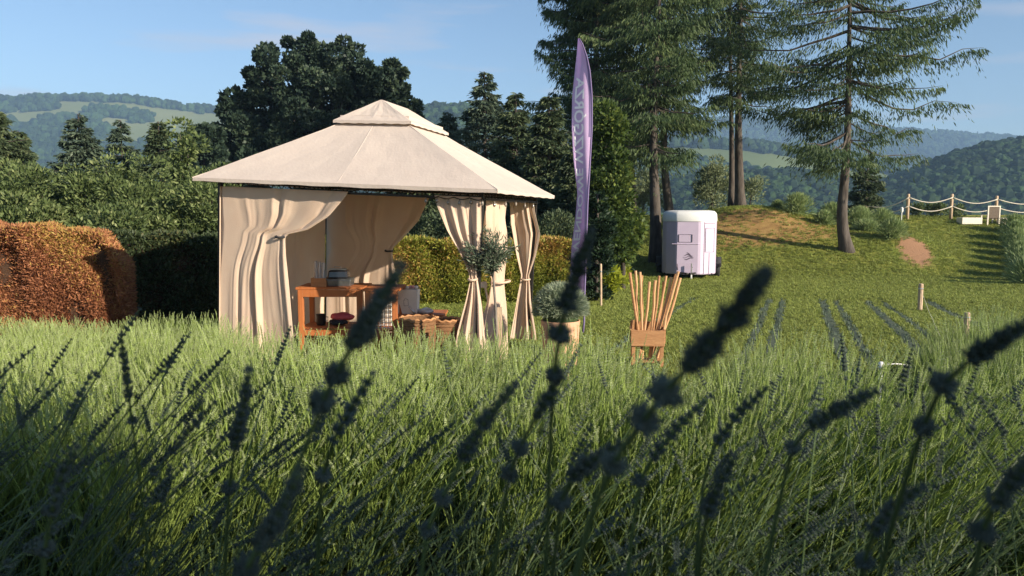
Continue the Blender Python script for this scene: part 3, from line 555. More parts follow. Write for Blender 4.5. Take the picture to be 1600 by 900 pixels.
for sx in (-1, 1):
    MB().box((sx * PW, 0, 2.035), (.03, 2 * PL - .06, .03)).build('rail', M['dark_metal'], gaz); MB().box((sx * PW, 0, 1.955), (.025, 2 * PL - .06, .025)).build('rail', M['dark_metal'], gaz)
    z = MB()
    for k in range(20): y0 = -PL + k * PL / 10; z.tube([(sx * PW, y0, 1.965), (sx * PW, y0 + PL / 20, 2.03), (sx * PW, y0 + PL / 10, 1.965)], .005, 4, cap=False)
    z.build('lattice', M['dark_metal'], gaz)
def curtain(ax, val, Lp, Rp, tie, nf, amp, pull=.5, lab=None, nu=110, nv=70, ph=0, top=1.97):
    Lp = np.array([gplane(a, b_, ax, val) for a, b_ in Lp]); Rp = np.array([gplane(a, b_, ax, val) for a, b_ in Rp])
    hor = 1 - ax  # in-plane horizontal axis
    zt = gplane(*tie, ax, val)[2] if tie else -9
    zmax, zmin = top, .03; zs = np.linspace(zmax, zmin, nv); u = np.linspace(0, 1, nu)
    def edge(E, z): o_ = np.argsort(E[:, 2]); return np.interp(z, E[o_, 2], E[o_, hor])
    G = np.zeros((nv, nu, 3)); r = np.random.default_rng(int(nf * 10) + int(amp * 1000))
    phs = r.uniform(0, 6, 3)
    for i, z in enumerate(zs):
        a, c = edge(Lp, z), edge(Rp, z); g = math.exp(-((z - zt) / .28) ** 2) if tie else 0
        k = 1 - pull * g; uu = u ** k if pull >= 0 else 1 - (1 - u) ** (1 + pull * g)
        h = a + (c - a) * uu; full = abs(c - a)
        A = amp * (1 - .55 * g) * (.35 + .65 * min(1, abs(z - zmax) / .35))
        uw = u + .10 * np.sin(2 * PI * u * 1.3 + phs[2]) + .05 * np.sin(2 * PI * u * 2.9 + phs[0] + z * .5)
        f1 = np.sin(2 * PI * nf * .62 * uw + phs[0] + .5 * math.sin(z * 2)); f1 = np.sign(f1) * np.abs(f1) ** 1.5
        ampu = .45 + .55 * np.sin(u * 5 + phs[1] + z * .8) ** 2
        fold = A * (np.clip(u * 2.2, .12, 1) if pull > .3 else 1) * (f1 * ampu + .40 * np.sin(2 * PI * nf * 1.07 * uw + phs[1] + z * 1.3) * (1 - .5 * ampu) + .12 * np.sin(2 * PI * nf * 2.3 * uw + phs[2] - z * 1.5) + .10 * np.sin(z * 5 + u * 9))
        G[i, :, hor] = h; G[i, :, ax] = val + fold - (.03 if ax == 0 else -.0) ; G[i, :, 2] = z
    o = MB().grid(G).build('curtain', M['curtain'], gaz, smooth=True, solid=.003)
    if lab: o['label'] = lab
    if tie:
        p = gplane(*tie, ax, val); q = MB(); wv = max(abs(edge(Rp, zt) - edge(Lp, zt)) * .5, .04) if pull < .3 else .05
        an = np.linspace(0, 2 * PI, 17); ring = np.zeros((17, 3)); ring[:, hor] = p[hor] - (0 if pull < .3 else .04) + wv * np.cos(an); ring[:, ax] = val + (amp * .9 + .03) * np.sin(an); ring[:, 2] = zt + .006 * np.sin(an)
        q.tube(ring, .013, 6); q.build('tie_back', M['curtain'] if pull < .3 else M['dark_cloth'], gaz, smooth=True)
FRp = -PL + .0
curtain(1, -PL - .035, [(347, 280), (346, 400), (341, 520), (338, 600)], [(548, 285), (543, 305), (515, 338), (480, 360), (449, 366), (446, 374), (447, 400), (452, 450), (459, 520), (464, 600)], (444, 370), 6.0, .030, .34, 'front left curtain swept up to a tie')
curtain(0, -PW + .05, [(347, 280), (345, 600)], [(511, 280), (509, 520)], None, 9, .014)
curtain(1, PL - .03, [(511, 280), (509, 560)], [(674, 290), (671, 310), (655, 345), (630, 372), (614, 388), (613, 398), (620, 440), (628, 520), (630, 600)], (612, 392), 6, .03, .5, 'back curtain tied at its right edge')
curtain(1, -PL - .035, [(676, 290), (683, 320), (700, 360), (720, 395), (733, 425), (735, 440), (729, 470), (716, 520), (708, 600)], [(752, 290), (751, 360), (748, 400), (744, 430), (746, 440), (752, 480), (757, 530), (760, 600)], (739, 436), 3.4, .045, .1, 'front right curtain tied to its post')
curtain(0, PW, [(765, 290), (765, 330), (768, 400), (775, 440), (770, 480), (758, 530), (754, 590)], [(797, 290), (791, 350), (790, 400), (789, 440), (790, 480), (791, 530), (792, 590)], (782, 440), 3.2, .075, .1, 'narrow curtain hanging at the middle of the right side')
curtain(1, PL - .02, [(795, 290), (799, 350), (808, 400), (815, 430), (808, 470), (797, 530), (792, 580)], [(832, 290), (836, 330), (845, 366), (838, 400), (827, 430), (830, 470), (838, 520), (840, 570)], (821, 436), 3.0, .05, .1, 'rear right curtain bulging outwards above its tie')
# string of bulbs under the right eave
sl = thing('string_lights', 'string of clear bulbs under the right eave of the tent', 'string lights', GO, (GPIT, GROLL, GYAW), group=None)
an = np.linspace(0, 1, 40); e0, e1 = np.array([.9, -PL - .06, 1.96]), np.array([PW + .06, -PL - .06, 1.96]); e2 = np.array([PW + .06, PL, 1.96])
path = np.concatenate([e0 + (e1 - e0) * an[:, None], e1 + (e2 - e1) * an[1:, None]]); path[:, 2] -= .02 * np.abs(np.sin(np.linspace(0, 8 * PI, len(path))))
MB().tube(path, .005, 5).build('cable', M['dark_metal'], sl)
me_ = None
for k in range(2, len(path), 7):
    p = path[k]
    if me_ is None:
        o = MB().lathe([(.008, 0), (.010, -.02), (.022, -.045), (.028, -.07), (.02, -.095), (.004, -.105)], sides=10).build('bulb', M['bulb'], sl, smooth=True); me_ = o.data; o.scale = (.6,) * 3
    else: o = link('bulb', me_, sl); o.scale = (.6,) * 3
    o.location = p
# ---------------------------------------------------------------- furniture in the tent
def gz(x, y): return float(H(x, y))
def bench(label, px0, px1, d, top, depth, ht=None, shelf=True, rz=0, legs=((0, 0), (1, 0), (0, 1), (1, 1))):
    x0, x1 = X(px0, d), X(px1, d); wd = x1 - x0; z0 = gz(x0, d); h = zpix(top, d) - z0
    t = thing('wooden_table', label, 'table', ((x0 + x1) / 2, d, z0), (0, 0, rz)); ls = .06; q = MB()
    for i, j in legs: MB().box(((-1, 1)[i] * (wd / 2 - ls / 2), j * (depth - ls) + ls / 2, (h - .03) / 2), (ls, ls, h - .03)).build('leg', M['orange_wood'], t, bevel=.004)
    npl = 4
    for k in range(npl): MB().box((0, (k + .5) * depth / npl, h - .014), (wd + .05, depth / npl - .006, .028)).build('plank', M['orange_wood'], t, bevel=.003)
    MB().box((0, .012, h - .028 - .045), (wd - 2 * ls - .004, .024, .085)).build('apron', M['orange_wood'], t, bevel=.003)
    if shelf:
        MB().box((0, .012, h * .36), (wd - 2 * ls - .004, .024, .07)).build('rail', M['orange_wood'], t, bevel=.003)
        for k in range(3): MB().box((0, .06 + (k + .5) * (depth - .1) / 3, h * .36 + .048), (wd - .02, (depth - .1) / 3 - .008, .02)).build('shelf_plank', M['orange_wood'], t)
    return t, x0, x1, z0, h
D1 = 8.75
t1, xa, xb, z0, h1 = bench('orange wooden table at left inside the tent, holding the metal dish', 461, 562, D1, 449, .55)
D2 = 8.55
t2, xc, xd, z02, h2 = bench('orange wooden table at right inside the tent, over the wire crate', 567, 618, D2, 452, .6)
zt1 = z0 + h1; zs1 = z0 + h1 * .36 + .06
# wooden box with napkin rolls
c = np.array([X(497, D1 + .15), D1 + .15, zt1]); t = thing('wooden_box', 'small wooden box on the left end of the table, filled with striped rolls', 'box', c)
for sx in (-1, 1): MB().box((sx * .085, 0, .05), (.012, .14, .1)).build('side_panel', M['box_wood'], t)
for sy in (-1, 1): MB().box((0, sy * .064, .05), (.158, .012, .1)).build('side_panel', M['box_wood'], t)
MB().box((0, 0, .006), (.156, .114, .012)).build('bottom_panel', M['box_wood'], t)
m_st = bpy.data.materials.new('striped'); m_st.use_nodes = True; tt = m_st.node_tree; wv = N(tt, 'ShaderNodeTexWave', bands_direction='X'); wv.inputs['Scale'].default_value = 22; wv.inputs['Distortion'].default_value = 1.5
rp = N(tt, 'ShaderNodeValToRGB'); rp.color_ramp.interpolation = 'CONSTANT'; rp.color_ramp.elements[0].color = (.06, .07, .11, 1); rp.color_ramp.elements[1].color = (.72, .68, .66, 1); rp.color_ramp.elements[1].position = .35
tcn = N(tt, 'ShaderNodeTexCoord'); tt.links.new(tcn.outputs['Object'], wv.inputs[0]); tt.links.new(wv.outputs[0], rp.inputs[0]); tt.links.new(rp.outputs[0], tt.nodes['Principled BSDF'].inputs[0]); M['striped'] = m_st
for i, dx in enumerate((-.045, 0, .045)):
    o = MB().lathe([(.021, 0), (.024, .06), (.022, .2), (.023, .285 - .01 * i), (.012, .29 - .01 * i)], sides=12).build('paper_roll', M['striped'], None, smooth=True); o.location = c + (dx, .0, .014); tag(o, ['left', 'middle', 'right'][i] + ' striped roll standing in the small wooden box', 'roll', 'striped rolls')
# metal dish + black dish
c = np.array([X(530, D1 + .2), D1 + .2, zt1]); t = thing('serving_dish', 'rectangular metal serving dish with dark glass lid on the table', 'dish', c)
MB().box((0, 0, .04), (.27, .22, .08), taper=1.06).build('tray', M['tin'], t, bevel=.008); MB().box((0, 0, .087), (.30, .25, .012)).build('rim', M['tin'], t, bevel=.004)
MB().box((-.02, 0, .143), (.25, .2, .10), taper=.88).build('lid', M['black_glass'], t, bevel=.02); MB().box((-.03, 0, .203), (.2, .14, .014)).build('lid_rim', M['steel'], t, bevel=.005); MB().tube([(-.08, 0, .2), (-.07, 0, .232), (.0, 0, .232), (.01, 0, .2)], .006, 6).build('handle', M['steel'], t)
c = np.array([X(497, D1 + .22), D1 + .22, zs1]); t = thing('metal_pot', 'dark metal pot on the left of the table shelf', 'pot', c)
MB().lathe([(.05, 0), (.056, .02), (.056, .13), (.06, .135), (.05, .135), (.048, .03)], sides=16).build('pot_body', M['dark_metal'], t, smooth=True); MB().tube([(.055, 0, .1), (.085, 0, .1), (.085, 0, .05), (.055, 0, .05)], .006, 6).build('handle', M['dark_metal'], t)
def softblob(name, label, cat, px, d, z, size, m, n=.15):
    b = MB().blob((0, 0, size[2] / 2), np.array(size) / 2, n=(14, 9)); v = np.concatenate(b.v); r = np.random.default_rng(int(px)); v += np.stack([np.sin(v[:, 1] * 40 + px), np.sin(v[:, 0] * 38), np.sin(v[:, 0] * 45 + v[:, 1] * 30)], 1) * n * np.array(size) * .35; v[:, 2] = np.maximum(v[:, 2], 0)
    o = MB().add(v, b.f).build(name, m, smooth=True); o.location = (X(px, d), d, z); return tag(o, label, cat)
softblob('folded_cloth', 'rumpled red cloth on the shelf under the metal dish', 'cloth', 530, D1 + .25, zs1 + .05, (.30, .22, .1), M['red_cloth'])
softblob('fabric_bag', 'black bag lying under the red cloth on the shelf', 'bag', 524, D1 + .22, zs1, (.24, .26, .08), M['dark_cloth'])
softblob('plastic_bag', 'grey crumpled bag behind the right table legs', 'bag', 572, D2 + .5, zs1 + .08, (.16, .14, .16), M['plastic'])
# wire crate
c = np.array([X(594, D2 + .22), D2 + .22, z02 + h2 * .36 + .065]); t = thing('wire_crate', 'white wire crate on the shelf of the right table', 'crate', c); q = MB()
hh_ = h2 - h2 * .36 - .16
for zz_ in np.linspace(.01, hh_, 7): MB().tube([(-.14, -.1, zz_), (.14, -.1, zz_), (.14, .1, zz_), (-.14, .1, zz_), (-.14, -.1, zz_)], .0045, 4).build('ring_wire', M['white'], t)
for k in range(7):
    x_ = -.14 + k * .28 / 6
    for y_ in (-.1, .1): MB().tube([(x_, y_, 0), (x_, y_, hh_)], .004, 4).build('upright_wire', M['white'], t)
# paper bag with emblem, on low table
t3, xe, xf, z03, h3 = bench('low brown side table under the white paper bag', 616, 690, 9.0, 492, .5, shelf=False)
c = np.array([X(634, 9.15), 9.15, z03 + h3]); t = thing('paper_bag', 'white paper bag with a drawn bucket emblem, stuffed with pink flowers', 'bag', c, (0, 0, -.1))
b = MB().box((0, 0, .15), (.27, .13, .30), taper=1.12); b.build('bag_body', M['paper'], t, bevel=.004)
for i in range(7): MB().blob((-.12 + .04 * i, rng.uniform(-.03, .03), .315 + rng.uniform(-.005, .015)), (.026, .026, .022), n=(8, 5)).build('flower', M['pink'] if i % 3 else M['paper'], t, smooth=True)
e = MB(); pp = [(-.02, .10), (-.025, .17), (.03, .18), (.035, .105), (-.02, .10)]; e.tube([(x_, -.0745 - (z_ - .15) * .026, z_) for x_, z_ in pp], .0022, 4); e.tube([(-.02, -.0755, .17), (0, -.0765, .2), (.028, -.0765, .18)], .0018, 4); e.build('emblem', M['ink'], t)
o = MB().tube([(-.02, 0, 0), (.045, 0, .115)], .014, 8).tube([(.045, 0, .115), (.05, 0, .124)], .017, 8).build('bottle', M['steel'], None, smooth=True); o.location = (X(645, 8.8), 9.02, z03 + h3 + .012); o.rotation_euler = (0, -1.15, .3); tag(o, 'small metallic tube leaning in front of the white paper bag', 'bottle')
softblob('plastic_packaging', 'clear crumpled packaging on the low side table', 'packaging', 664, 9.12, z03 + h3, (.22, .14, .07), M['plastic'], .3)
for i, (px, d, wd, lab) in enumerate([(650, 8.3, .42, 'brown wicker basket in front of the low side table'), (694, 8.45, .34, 'brown wicker basket beside the front right curtain')]):
    x = X(px, d); z = gz(x, d); h = zpix(499 if i else 497, d) - z; t = thing('wicker_basket', lab, 'basket', (x, d, z)); prof = [(wd * .40, 0), (wd * .46, h * .4), (wd * .5, h * .8), (wd * .49, h), (wd * .44, h), (wd * .4, h * .5), (wd * .34, .03)]
    MB().lathe(prof, sides=22).build('basket_body', M['basket'], t, smooth=True)
    an = np.linspace(0, 2 * PI, 40); MB().tube(np.stack([wd * .48 * np.cos(an), wd * .48 * np.sin(an), h + .01 * np.sin(an * 12)], 1), .014, 6).build('rim', M['box_wood'], t, smooth=True)
    q = MB()
    for zz_ in np.arange(.05, h - .02, .04): q.tube(np.stack([(np.interp(zz_, [0, h * .4, h * .8], [wd * .40, wd * .46, wd * .5]) + .004 * np.sin(an * 20 + zz_ * 80)) * np.cos(an), (np.interp(zz_, [0, h * .4, h * .8], [wd * .40, wd * .46, wd * .5]) + .004 * np.sin(an * 20 + zz_ * 80)) * np.sin(an), np.full(40, zz_)], 1), .008, 4)
    q.build('weave', M['basket'], t, smooth=True)['kind'] = 'stuff'
# step ladder stand
d = 8.35; x = X(750, d); z = gz(x, d); t = thing('step_ladder', 'small white folding stand behind the front right curtain', 'stand', (x, d, z), (0, 0, .1)); ht = zpix(445, d) - z
MB().box((0, 0, ht), (.15, .10, .06)).build('top_board', M['white_paint'], t, bevel=.004)
for sx, a, b_ in ((-1, .07, .24), (1, -.09, .12)):
    for y_ in (-.04, .04): MB().tube([(a * .5 + .02, y_, ht - .03), (b_, y_ * 2.2, 0)], .011, 5).build('leg', M['white_paint'], t)
MB().box((.075, -.12, ht * .61), (.07, .006, .06)).build('price_card', M['white'], t); MB().tube([(.04, -.02, ht * .61), (.16, -.02, ht * .61)], .006, 5).build('crossbar', M['white_paint'], t)
# olive tree
d = 7.5; x = X(775, d); z = gz(x, d); t = thing('olive_tree', 'young olive tree with silvery crown in front of the right curtains', 'tree', (x, d, z)); tz = zpix(430, d) - z
tp, q_, rr = trunk_mesh([(0, 0, -.05), (.01, 0, tz * .5), (-.03, 0, tz), (-.05, 0, tz + .25)], .018, .009, 7); tp.build('trunk', M['bark_light'], t, smooth=True)
cz_ = zpix(388, d) - z; q = MB(); C_, D_ = [], []
for i in range(70):
    u = unit(rng.normal(size=3)) * (.29, .24, .22); e = np.array([-.09, 0, cz_]) + u * rng.uniform(.6, 1.15); a = np.array([-.03, 0, tz + rng.uniform(-.05, .2)]); md_ = (a + e) / 2 + (0, 0, .04)
    q.tube([a, md_, e], [.005, .003, .0015], 4, cap=False); k = rng.uniform(.3, 1, 26); pt = a + (e - a) * k[:, None] + rng.normal(size=(26, 3)) * .012; C_.append(pt); D_.append((e - a) + rng.normal(size=(26, 3)) * .25)
q.build('twigs', M['bark_light'], t)['kind'] = 'stuff'
C_ = np.concatenate(C_); link('crown', fastmesh('crown', leafquads(C_, np.concatenate(D_), .062, .014), 4, rng.uniform(0, 1, len(C_)), M['olive']), t)['kind'] = 'stuff'
MB().box((.0, 0, tz * .35), (.05, .05, tz * .7)).build('support_stake', M['post_wood'], t).location = (.035, .03, 0)
# big pot
d = 7.75; x = X(877, d); z = gz(x, d); t = thing('plant_pot', 'pale terracotta tub with a silvery lavender cushion', 'plant pot', (x, d, z)); pr = 31 / F * d; ph_ = zpix(500, d) - z
MB().lathe([(pr * .8, 0), (pr * .86, ph_ * .3), (pr * 1.0, ph_), (pr * .93, ph_), (pr * .9, ph_ - .04), (.01, ph_ - .05)], sides=28).build('tub', M['terracotta'], t, smooth=False, bevel=.004)
n = 9000; a = rng.uniform(0, 2 * PI, n); th = np.arccos(rng.uniform(-.15, 1, n)); dd = np.stack([np.sin(th) * np.cos(a), np.sin(th) * np.sin(a), np.cos(th)], 1)
R3 = np.array([.30, .27, .30]) * rng.uniform(.75, 1.03, n)[:, None]; pq = dd * R3 + (0, 0, ph_ + .10)
link('foliage', fastmesh('foliage', leafquads(pq - dd * .05, dd + rng.normal(size=(n, 3)) * .2, .075, .007), 4, rng.uniform(0, 1, n), M['silver']), t)['kind'] = 'stuff'
MB().blob((0, 0, ph_ + .08), (.2, .19, .2), n=(14, 8)).build('foliage_core', M['sprig'], t, smooth=True)
# ---------------------------------------------------------------- feather flag
FD = 10.6
fl = thing('feather_flag', 'tall lilac feather flag with mirrored white lettering beside the tent', 'flag', (X(897, FD), FD, gz(X(897, FD), FD)))
fo = np.array(fl.location)
edgeR = [(913, 470), (914, 440), (916, 380), (918, 320), (921, 270), (925, 200), (925, 150), (922, 112), (917, 88), (910, 68), (905, 60)]
edgeL = [(890, 470), (891, 430), (893, 385), (899, 340), (902, 300), (896, 250), (893, 200), (894, 150), (898, 112), (901, 85), (903, 60)]
def fcurve(E, s):
    E = np.array(E, float); t_ = np.linspace(0, 1, len(E)); ll = np.concatenate([[0], np.cumsum(np.linalg.norm(np.diff(E, axis=0), axis=1))]); ll /= ll[-1]
    return np.stack([np.interp(s, ll, E[:, 0]), np.interp(s, ll, E[:, 1])], -1)
def fpt(s, t_, off=0):
    a, b_ = fcurve(edgeL, s), fcurve(edgeR, s); q_ = a + (b_ - a) * t_
    wave = .05 * math.sin(s * 7 + 1) * (1 - t_) + .16 * (1 - t_) - .02 * math.sin(t_ * 7 + s * 5)
    return P(q_[0], q_[1], FD + wave - off) - fo
G = np.array([[fpt(s, t_) for t_ in np.linspace(0, 1, 14)] for s in np.linspace(0, 1, 60)]); MB().grid(G).build('banner', M['lilac_flag'], fl, smooth=True, solid=.002)
pp = np.array([fpt(s, 1.0) for s in np.linspace(0, 1, 40)]); lowp = np.array([[0.03, 0, -.05], (pp[0] + (0.0, 0, -.3)) * (1, 1, 1)]); lowp[0][0] = pp[0][0] - .02; lowp[0][1] = pp[0][1]
MB().tube(np.concatenate([lowp, pp]), np.linspace(.014, .008, 42), 8).build('pole', M['flag_dark'], fl, smooth=True)
G = np.array([[fpt(s, t_, .004) for t_ in (.86, 1.0)] for s in np.linspace(.62, 1, 30)]); MB().grid(G).build('sleeve', M['flag_dark'], fl)
tb = bpy.data.curves.new('txt', 'FONT'); tb.body = 'LAWENDOWE WZGÓRZA'; tb.size = 1; tb.offset = .022; tb.resolution_u = 3; to = bpy.data.objects.new('txt', tb); COL.objects.link(to); dg = bpy.context.evaluated_depsgraph_get(); me = bpy.data.meshes.new_from_object(to.evaluated_get(dg)); COL.objects.unlink(to)
import bmesh
bm = bmesh.new(); bm.from_mesh(me); bmesh.ops.subdivide_edges(bm, edges=[e for e in bm.edges if e.calc_length() > .2], cuts=2); 
xs_ = [v.co.x for v in bm.verts]; x0_, x1_ = min(xs_), max(xs_)
for v in bm.verts:
    s = .09 + (v.co.x - x0_) / (x1_ - x0_) * .76; t_ = (.10 + .48 * (v.co.y / .75)) + .12 * max(0, (s - .35)) * 1.0; v.co = Vector(fpt(s, t_, .006))
bm.to_mesh(me); bm.free(); me.materials.clear(); me.materials.append(M['flag_text']); link('lettering', me, fl)
# ---------------------------------------------------------------- stick stand
d = 8.25; x = X(1016, d); z = gz(x, d); t = thing('stick_stand', 'wooden crate stand holding the bundle of wooden sticks', 'stand', (x, d, z), (0, 0, -.12)); sw = 50 / F * d; zt = zpix(516, d) - z
for sx in (-1, 1):
    for sy in (0, 1): MB().box((sx * (sw / 2 - .02), .02 + sy * .22, (zt + (.08 if sy else 0)) / 2), (.04, .04, zt + (.08 if sy else 0))).build('leg', M['box_wood'], t, bevel=.003)
MB().box((0, -.012, zt - .09), (sw + .02, .02, .18)).build('front_board', M['box_wood'], t, bevel=.003); MB().box((0, .272, zt - .03), (sw + .02, .02, .18)).build('back_board', M['box_wood'], t, bevel=.003)
for sx in (-1, 1): MB().box((sx * (sw / 2 + .01), .13, zt - .07), (.018, .26, .15)).build('side_board', M['box_wood'], t)
MB().box((0, .13, .06), (sw - .09, .2, .02)).build('bottom_board', M['box_wood'], t)
SK = [(984, 426, 1008, .0, 'leftmost'), (993, 423, 1003, .1, 'second, brighter'), (1000, 425, 1010, .02, 'third, straight'), (1003, 430, 1006, .17, 'fourth, partly hidden'), (1015, 440, 1008, .03, 'fifth, shorter and reddish'), (1024, 438, 1020, .1, 'sixth, short and dark'), (1030, 431, 1023, .02, 'seventh'), (1041, 431, 1023, .15, 'eighth'),
      (1049, 433, 1026, .05, 'ninth, thick'), (1056, 428, 1022, .12, 'tenth'), (1060, 424, 1030, .0, 'eleventh, tall and bright'), (1063, 434, 1032, .15, 'rightmost'), (1037, 440, 1028, .2, 'short rearmost')]
for i, (px, py, pb, dy, lab) in enumerate(SK):
    a = P(px, py, d + dy + .03); b_ = np.array([X(pb, d + dy), d + .06 + dy * .7, z + .08]); k = np.linspace(0, 1, 7)[:, None]; pts = b_ + (a - b_) * k + np.concatenate([[[0, 0, 0]], rng.normal(size=(5, 3)) * .005, [[0, 0, 0]]]) - a * 0
    o = MB().tube(pts - b_, np.linspace(.013, .015, 7) * rng.uniform(.85, 1.15), 8).build('wooden_stick', M['pale_wood'] if i % 3 else M['box_wood'], None, smooth=False); o.location = b_; tag(o, lab + ' peeled stick from the left in the crate stand', 'stick', 'sticks in the crate stand')
# ---------------------------------------------------------------- stakes
for px, d, tpy, r, lab in [(941, 14.6, 412, .022, 'short wooden stake in front of the yellow-green shrub'), (1446, 14.6, 443, .045, 'wooden stake at the far end of the planting strips'), (1522, 10.4, 488, .04, 'wooden stake rising out of the lavender on the right')]:
    x = X(px, d); z = gz(x, d); h = zpix(tpy, d) - z; t = thing('wooden_stake', lab, 'stake', (x, d, z), (.02, -.02, 0)); MB().lathe([(r, -.1), (r, h - .02), (r * .8, h)], sides=9).build('shaft', M['post_wood'], t); MB().lathe([(r * 1.06, h * .8), (r * 1.1, h * .82), (r * 1.06, h * .84)], sides=9).build('wire_loop', M['steel'], t)
a = np.array([X(1446, 14.6), 14.58, gz(X(1446, 14.6), 14.6) + .4]); b_ = np.array([X(1484, 9.3), 9.3, .12]); tag(MB().tube([a, (a + b_) / 2 - (0, 0, .03), b_], .003, 4).build('guy_wire', M['rope']), 'thin cord from the far stake down into the lavender', 'cord')
# ---------------------------------------------------------------- white tap
d = 3.7; x = X(1389, d); z = gz(x, d); t = thing('water_tap', 'white plastic standpipe tap poking out of the lavender', 'tap', (x, d, z)); h = zpix(566, d) - z
MB().tube([(0, 0, 0), (0, 0, h - .02)], .009, 8).build('riser', M['white'], t, smooth=True); MB().lathe([(.013, h - .035), (.016, h - .02), (.015, h), (.007, h + .003)], sides=12).build('valve', M['white'], t, smooth=True)
MB().tube([(.01, 0, h - .012), (.08, .01, h - .010), (.15, .02, h - .018)], .0035, 6).build('spout', M['white'], t, smooth=True)
# ---------------------------------------------------------------- trailer
TD = 23.7; x = X(1074, TD + .3); z = gz(x, TD); tr = thing('horse_trailer', 'lilac horse trailer with white roof parked on the lawn under the larches', 'trailer', (x, TD, z), (0, 0, -.225))
plan = []
for (px_, py_) in [(-.84, 2.4), (-.84, .35), (-.80, .12), (-.70, -.06), (-.42, -.30), (-.36, -.33), (.28, -.34), (.36, -.32), (.46, -.26), (.80, .08), (.85, .20), (.86, .35), (.86, 2.4)]: plan.append((px_, py_))
plan = np.array(plan); bh0, bh1, top = .16, 1.86, 2.17
def ringz(s, z, dome=0): cxy = np.array([0, 1.0]); return np.concatenate([(plan - cxy) * s + cxy, np.full((len(plan), 1), z)], 1)
G = np.array([ringz(.985, bh0), ringz(1, bh0 + .03), ringz(1, 1.0), ringz(1, bh1)]); MB().grid(G).build('body', M['lilac'], tr, smooth=False)
G = [ringz(1.012, bh1 - .03), ringz(1.015, bh1 + .02), ringz(1.0, top - .13), ringz(.965, top - .06), ringz(.90, top - .015), ringz(.7, top + .01)]; b = MB().grid(np.array(G)); n_ = len(plan); b.add(G[-1], [tuple(range(n_))]); b.build('roof', M['white'], tr, smooth=True)
MB().box((0, 2.4, (bh0 + bh1) / 2), (1.7, .02, bh1 - bh0)).build('rear_door', M['lilac'], tr); MB().box((0, 1.2, bh0), (1.5, 2.4, .06)).build('chassis', M['rubber'], tr)
def facet(i, u, z, off=.006):
    a, c_ = plan[i], plan[i + 1]; t_ = c_ - a; nn = np.array([t_[1], -t_[0]]); nn /= np.linalg.norm(nn); p = a + t_ * u + nn * off; return np.array([p[0], p[1], z])
def strip(name, pts, r=.008, m='line'): return MB().tube(pts, r, 4).build(name, M[m], tr)
strip('panel_line', [facet(5, -.25, 1.12), facet(5, 1.0, 1.12), facet(8, 0.05, 1.12)], .013, 'lilac')
strip('window_outline', [facet(5, .08, 1.18), facet(5, .08, 1.42), facet(5, .72, 1.42), facet(5, .72, 1.18), facet(5, .08, 1.18)], .007)
for u in (.08, .72): strip('window_bracket', [facet(5, u, 1.2), facet(5, u, 1.42)], .014)
e = MB()
for k in range(4):
    zc = .66 + k * .055; hw = (.20, .27, .22, .10)[k]; xs_ = np.linspace(-hw, hw, 12); cx = .56 + .0
    G = np.array([[facet(5, cx + xx, zc + .028 * math.sin(xx * 14 + k) + s_ * (.012 if k % 2 else .02) * math.cos(xx / hw * 1.4)) for xx in xs_] for s_ in (-1, 1)]); e.grid(G)
e.build('emblem', M['line'], tr, solid=.002)
for a_ in ([facet(8, .12, 1.62), facet(8, .12, .86), facet(8, .92, .86), facet(8, .92, 1.62), facet(8, .12, 1.62)],): strip('side_hatch_outline', a_, .008)
G = np.array([[facet(8, u, zz_, .012) for u in (.15, .89)] for zz_ in (.89, 1.59)]); MB().grid(G).build('side_hatch', M['lilac'], tr, solid=.004)
strip('panel_gap', [facet(8, .02, .18), facet(8, .02, bh1 - .05)]); strip('panel_gap', [facet(8, .5, .18), facet(8, .5, .84)]); strip('panel_gap', [facet(8, .05, bh1 - .09), facet(8, .98, bh1 - .09)], .006)
for sx in (-1, 1):
    w_ = MB().lathe([(.12, -.09), (.27, -.09), (.31, -.06), (.31, .06), (.27, .09), (.12, .09)], sides=24).build('wheel', M['rubber'], tr, smooth=True, bevel=.0); w_.rotation_euler = (0, PI / 2, 0); w_.location = (sx * .93, .95, .31)
    r_ = MB().lathe([(.05, -.07), (.17, -.092), (.17, .092), (.05, .07)], sides=16).build('rim', M['steel'], w_, smooth=True)
    an = np.linspace(.1, PI - .1, 12); MB().grid(np.array([[(sx * .93 + k * .12, .95 + .37 * math.cos(a), .31 + .35 * math.sin(a)) for a in an] for k in (-1, 1)])).build('mudguard', M['rubber'], tr, smooth=True, solid=.02)
    MB().box((sx * 1.0, .56, .42), (.06, .05, .1)).build('side_marker', M['dark_metal'], tr)
for sx in (-1, 1): MB().tube([(sx * .5, .3, .2), (.03 * sx, -.75, .22)], .03, 6).build('drawbar', M['dark_metal'], tr)
MB().tube([(.1, -.45, .08), (.1, -.45, .52)], .022, 8).build('jockey_stand', M['steel'], tr); o = MB().lathe([(.03, -.025), (.09, -.02), (.09, .02), (.03, .025)], sides=16).build('jockey_wheel', M['white'], tr); o.rotation_euler = (0, PI / 2, 0); o.location = (.1, -.45, .09)
MB().blob((.12, -.33, .38), (.02, .02, .02)).build('lamp', M['dark_metal'], tr); strip('door_handle', [(-.32, -.345, .3), (-.34, -.36, .5)], .014)
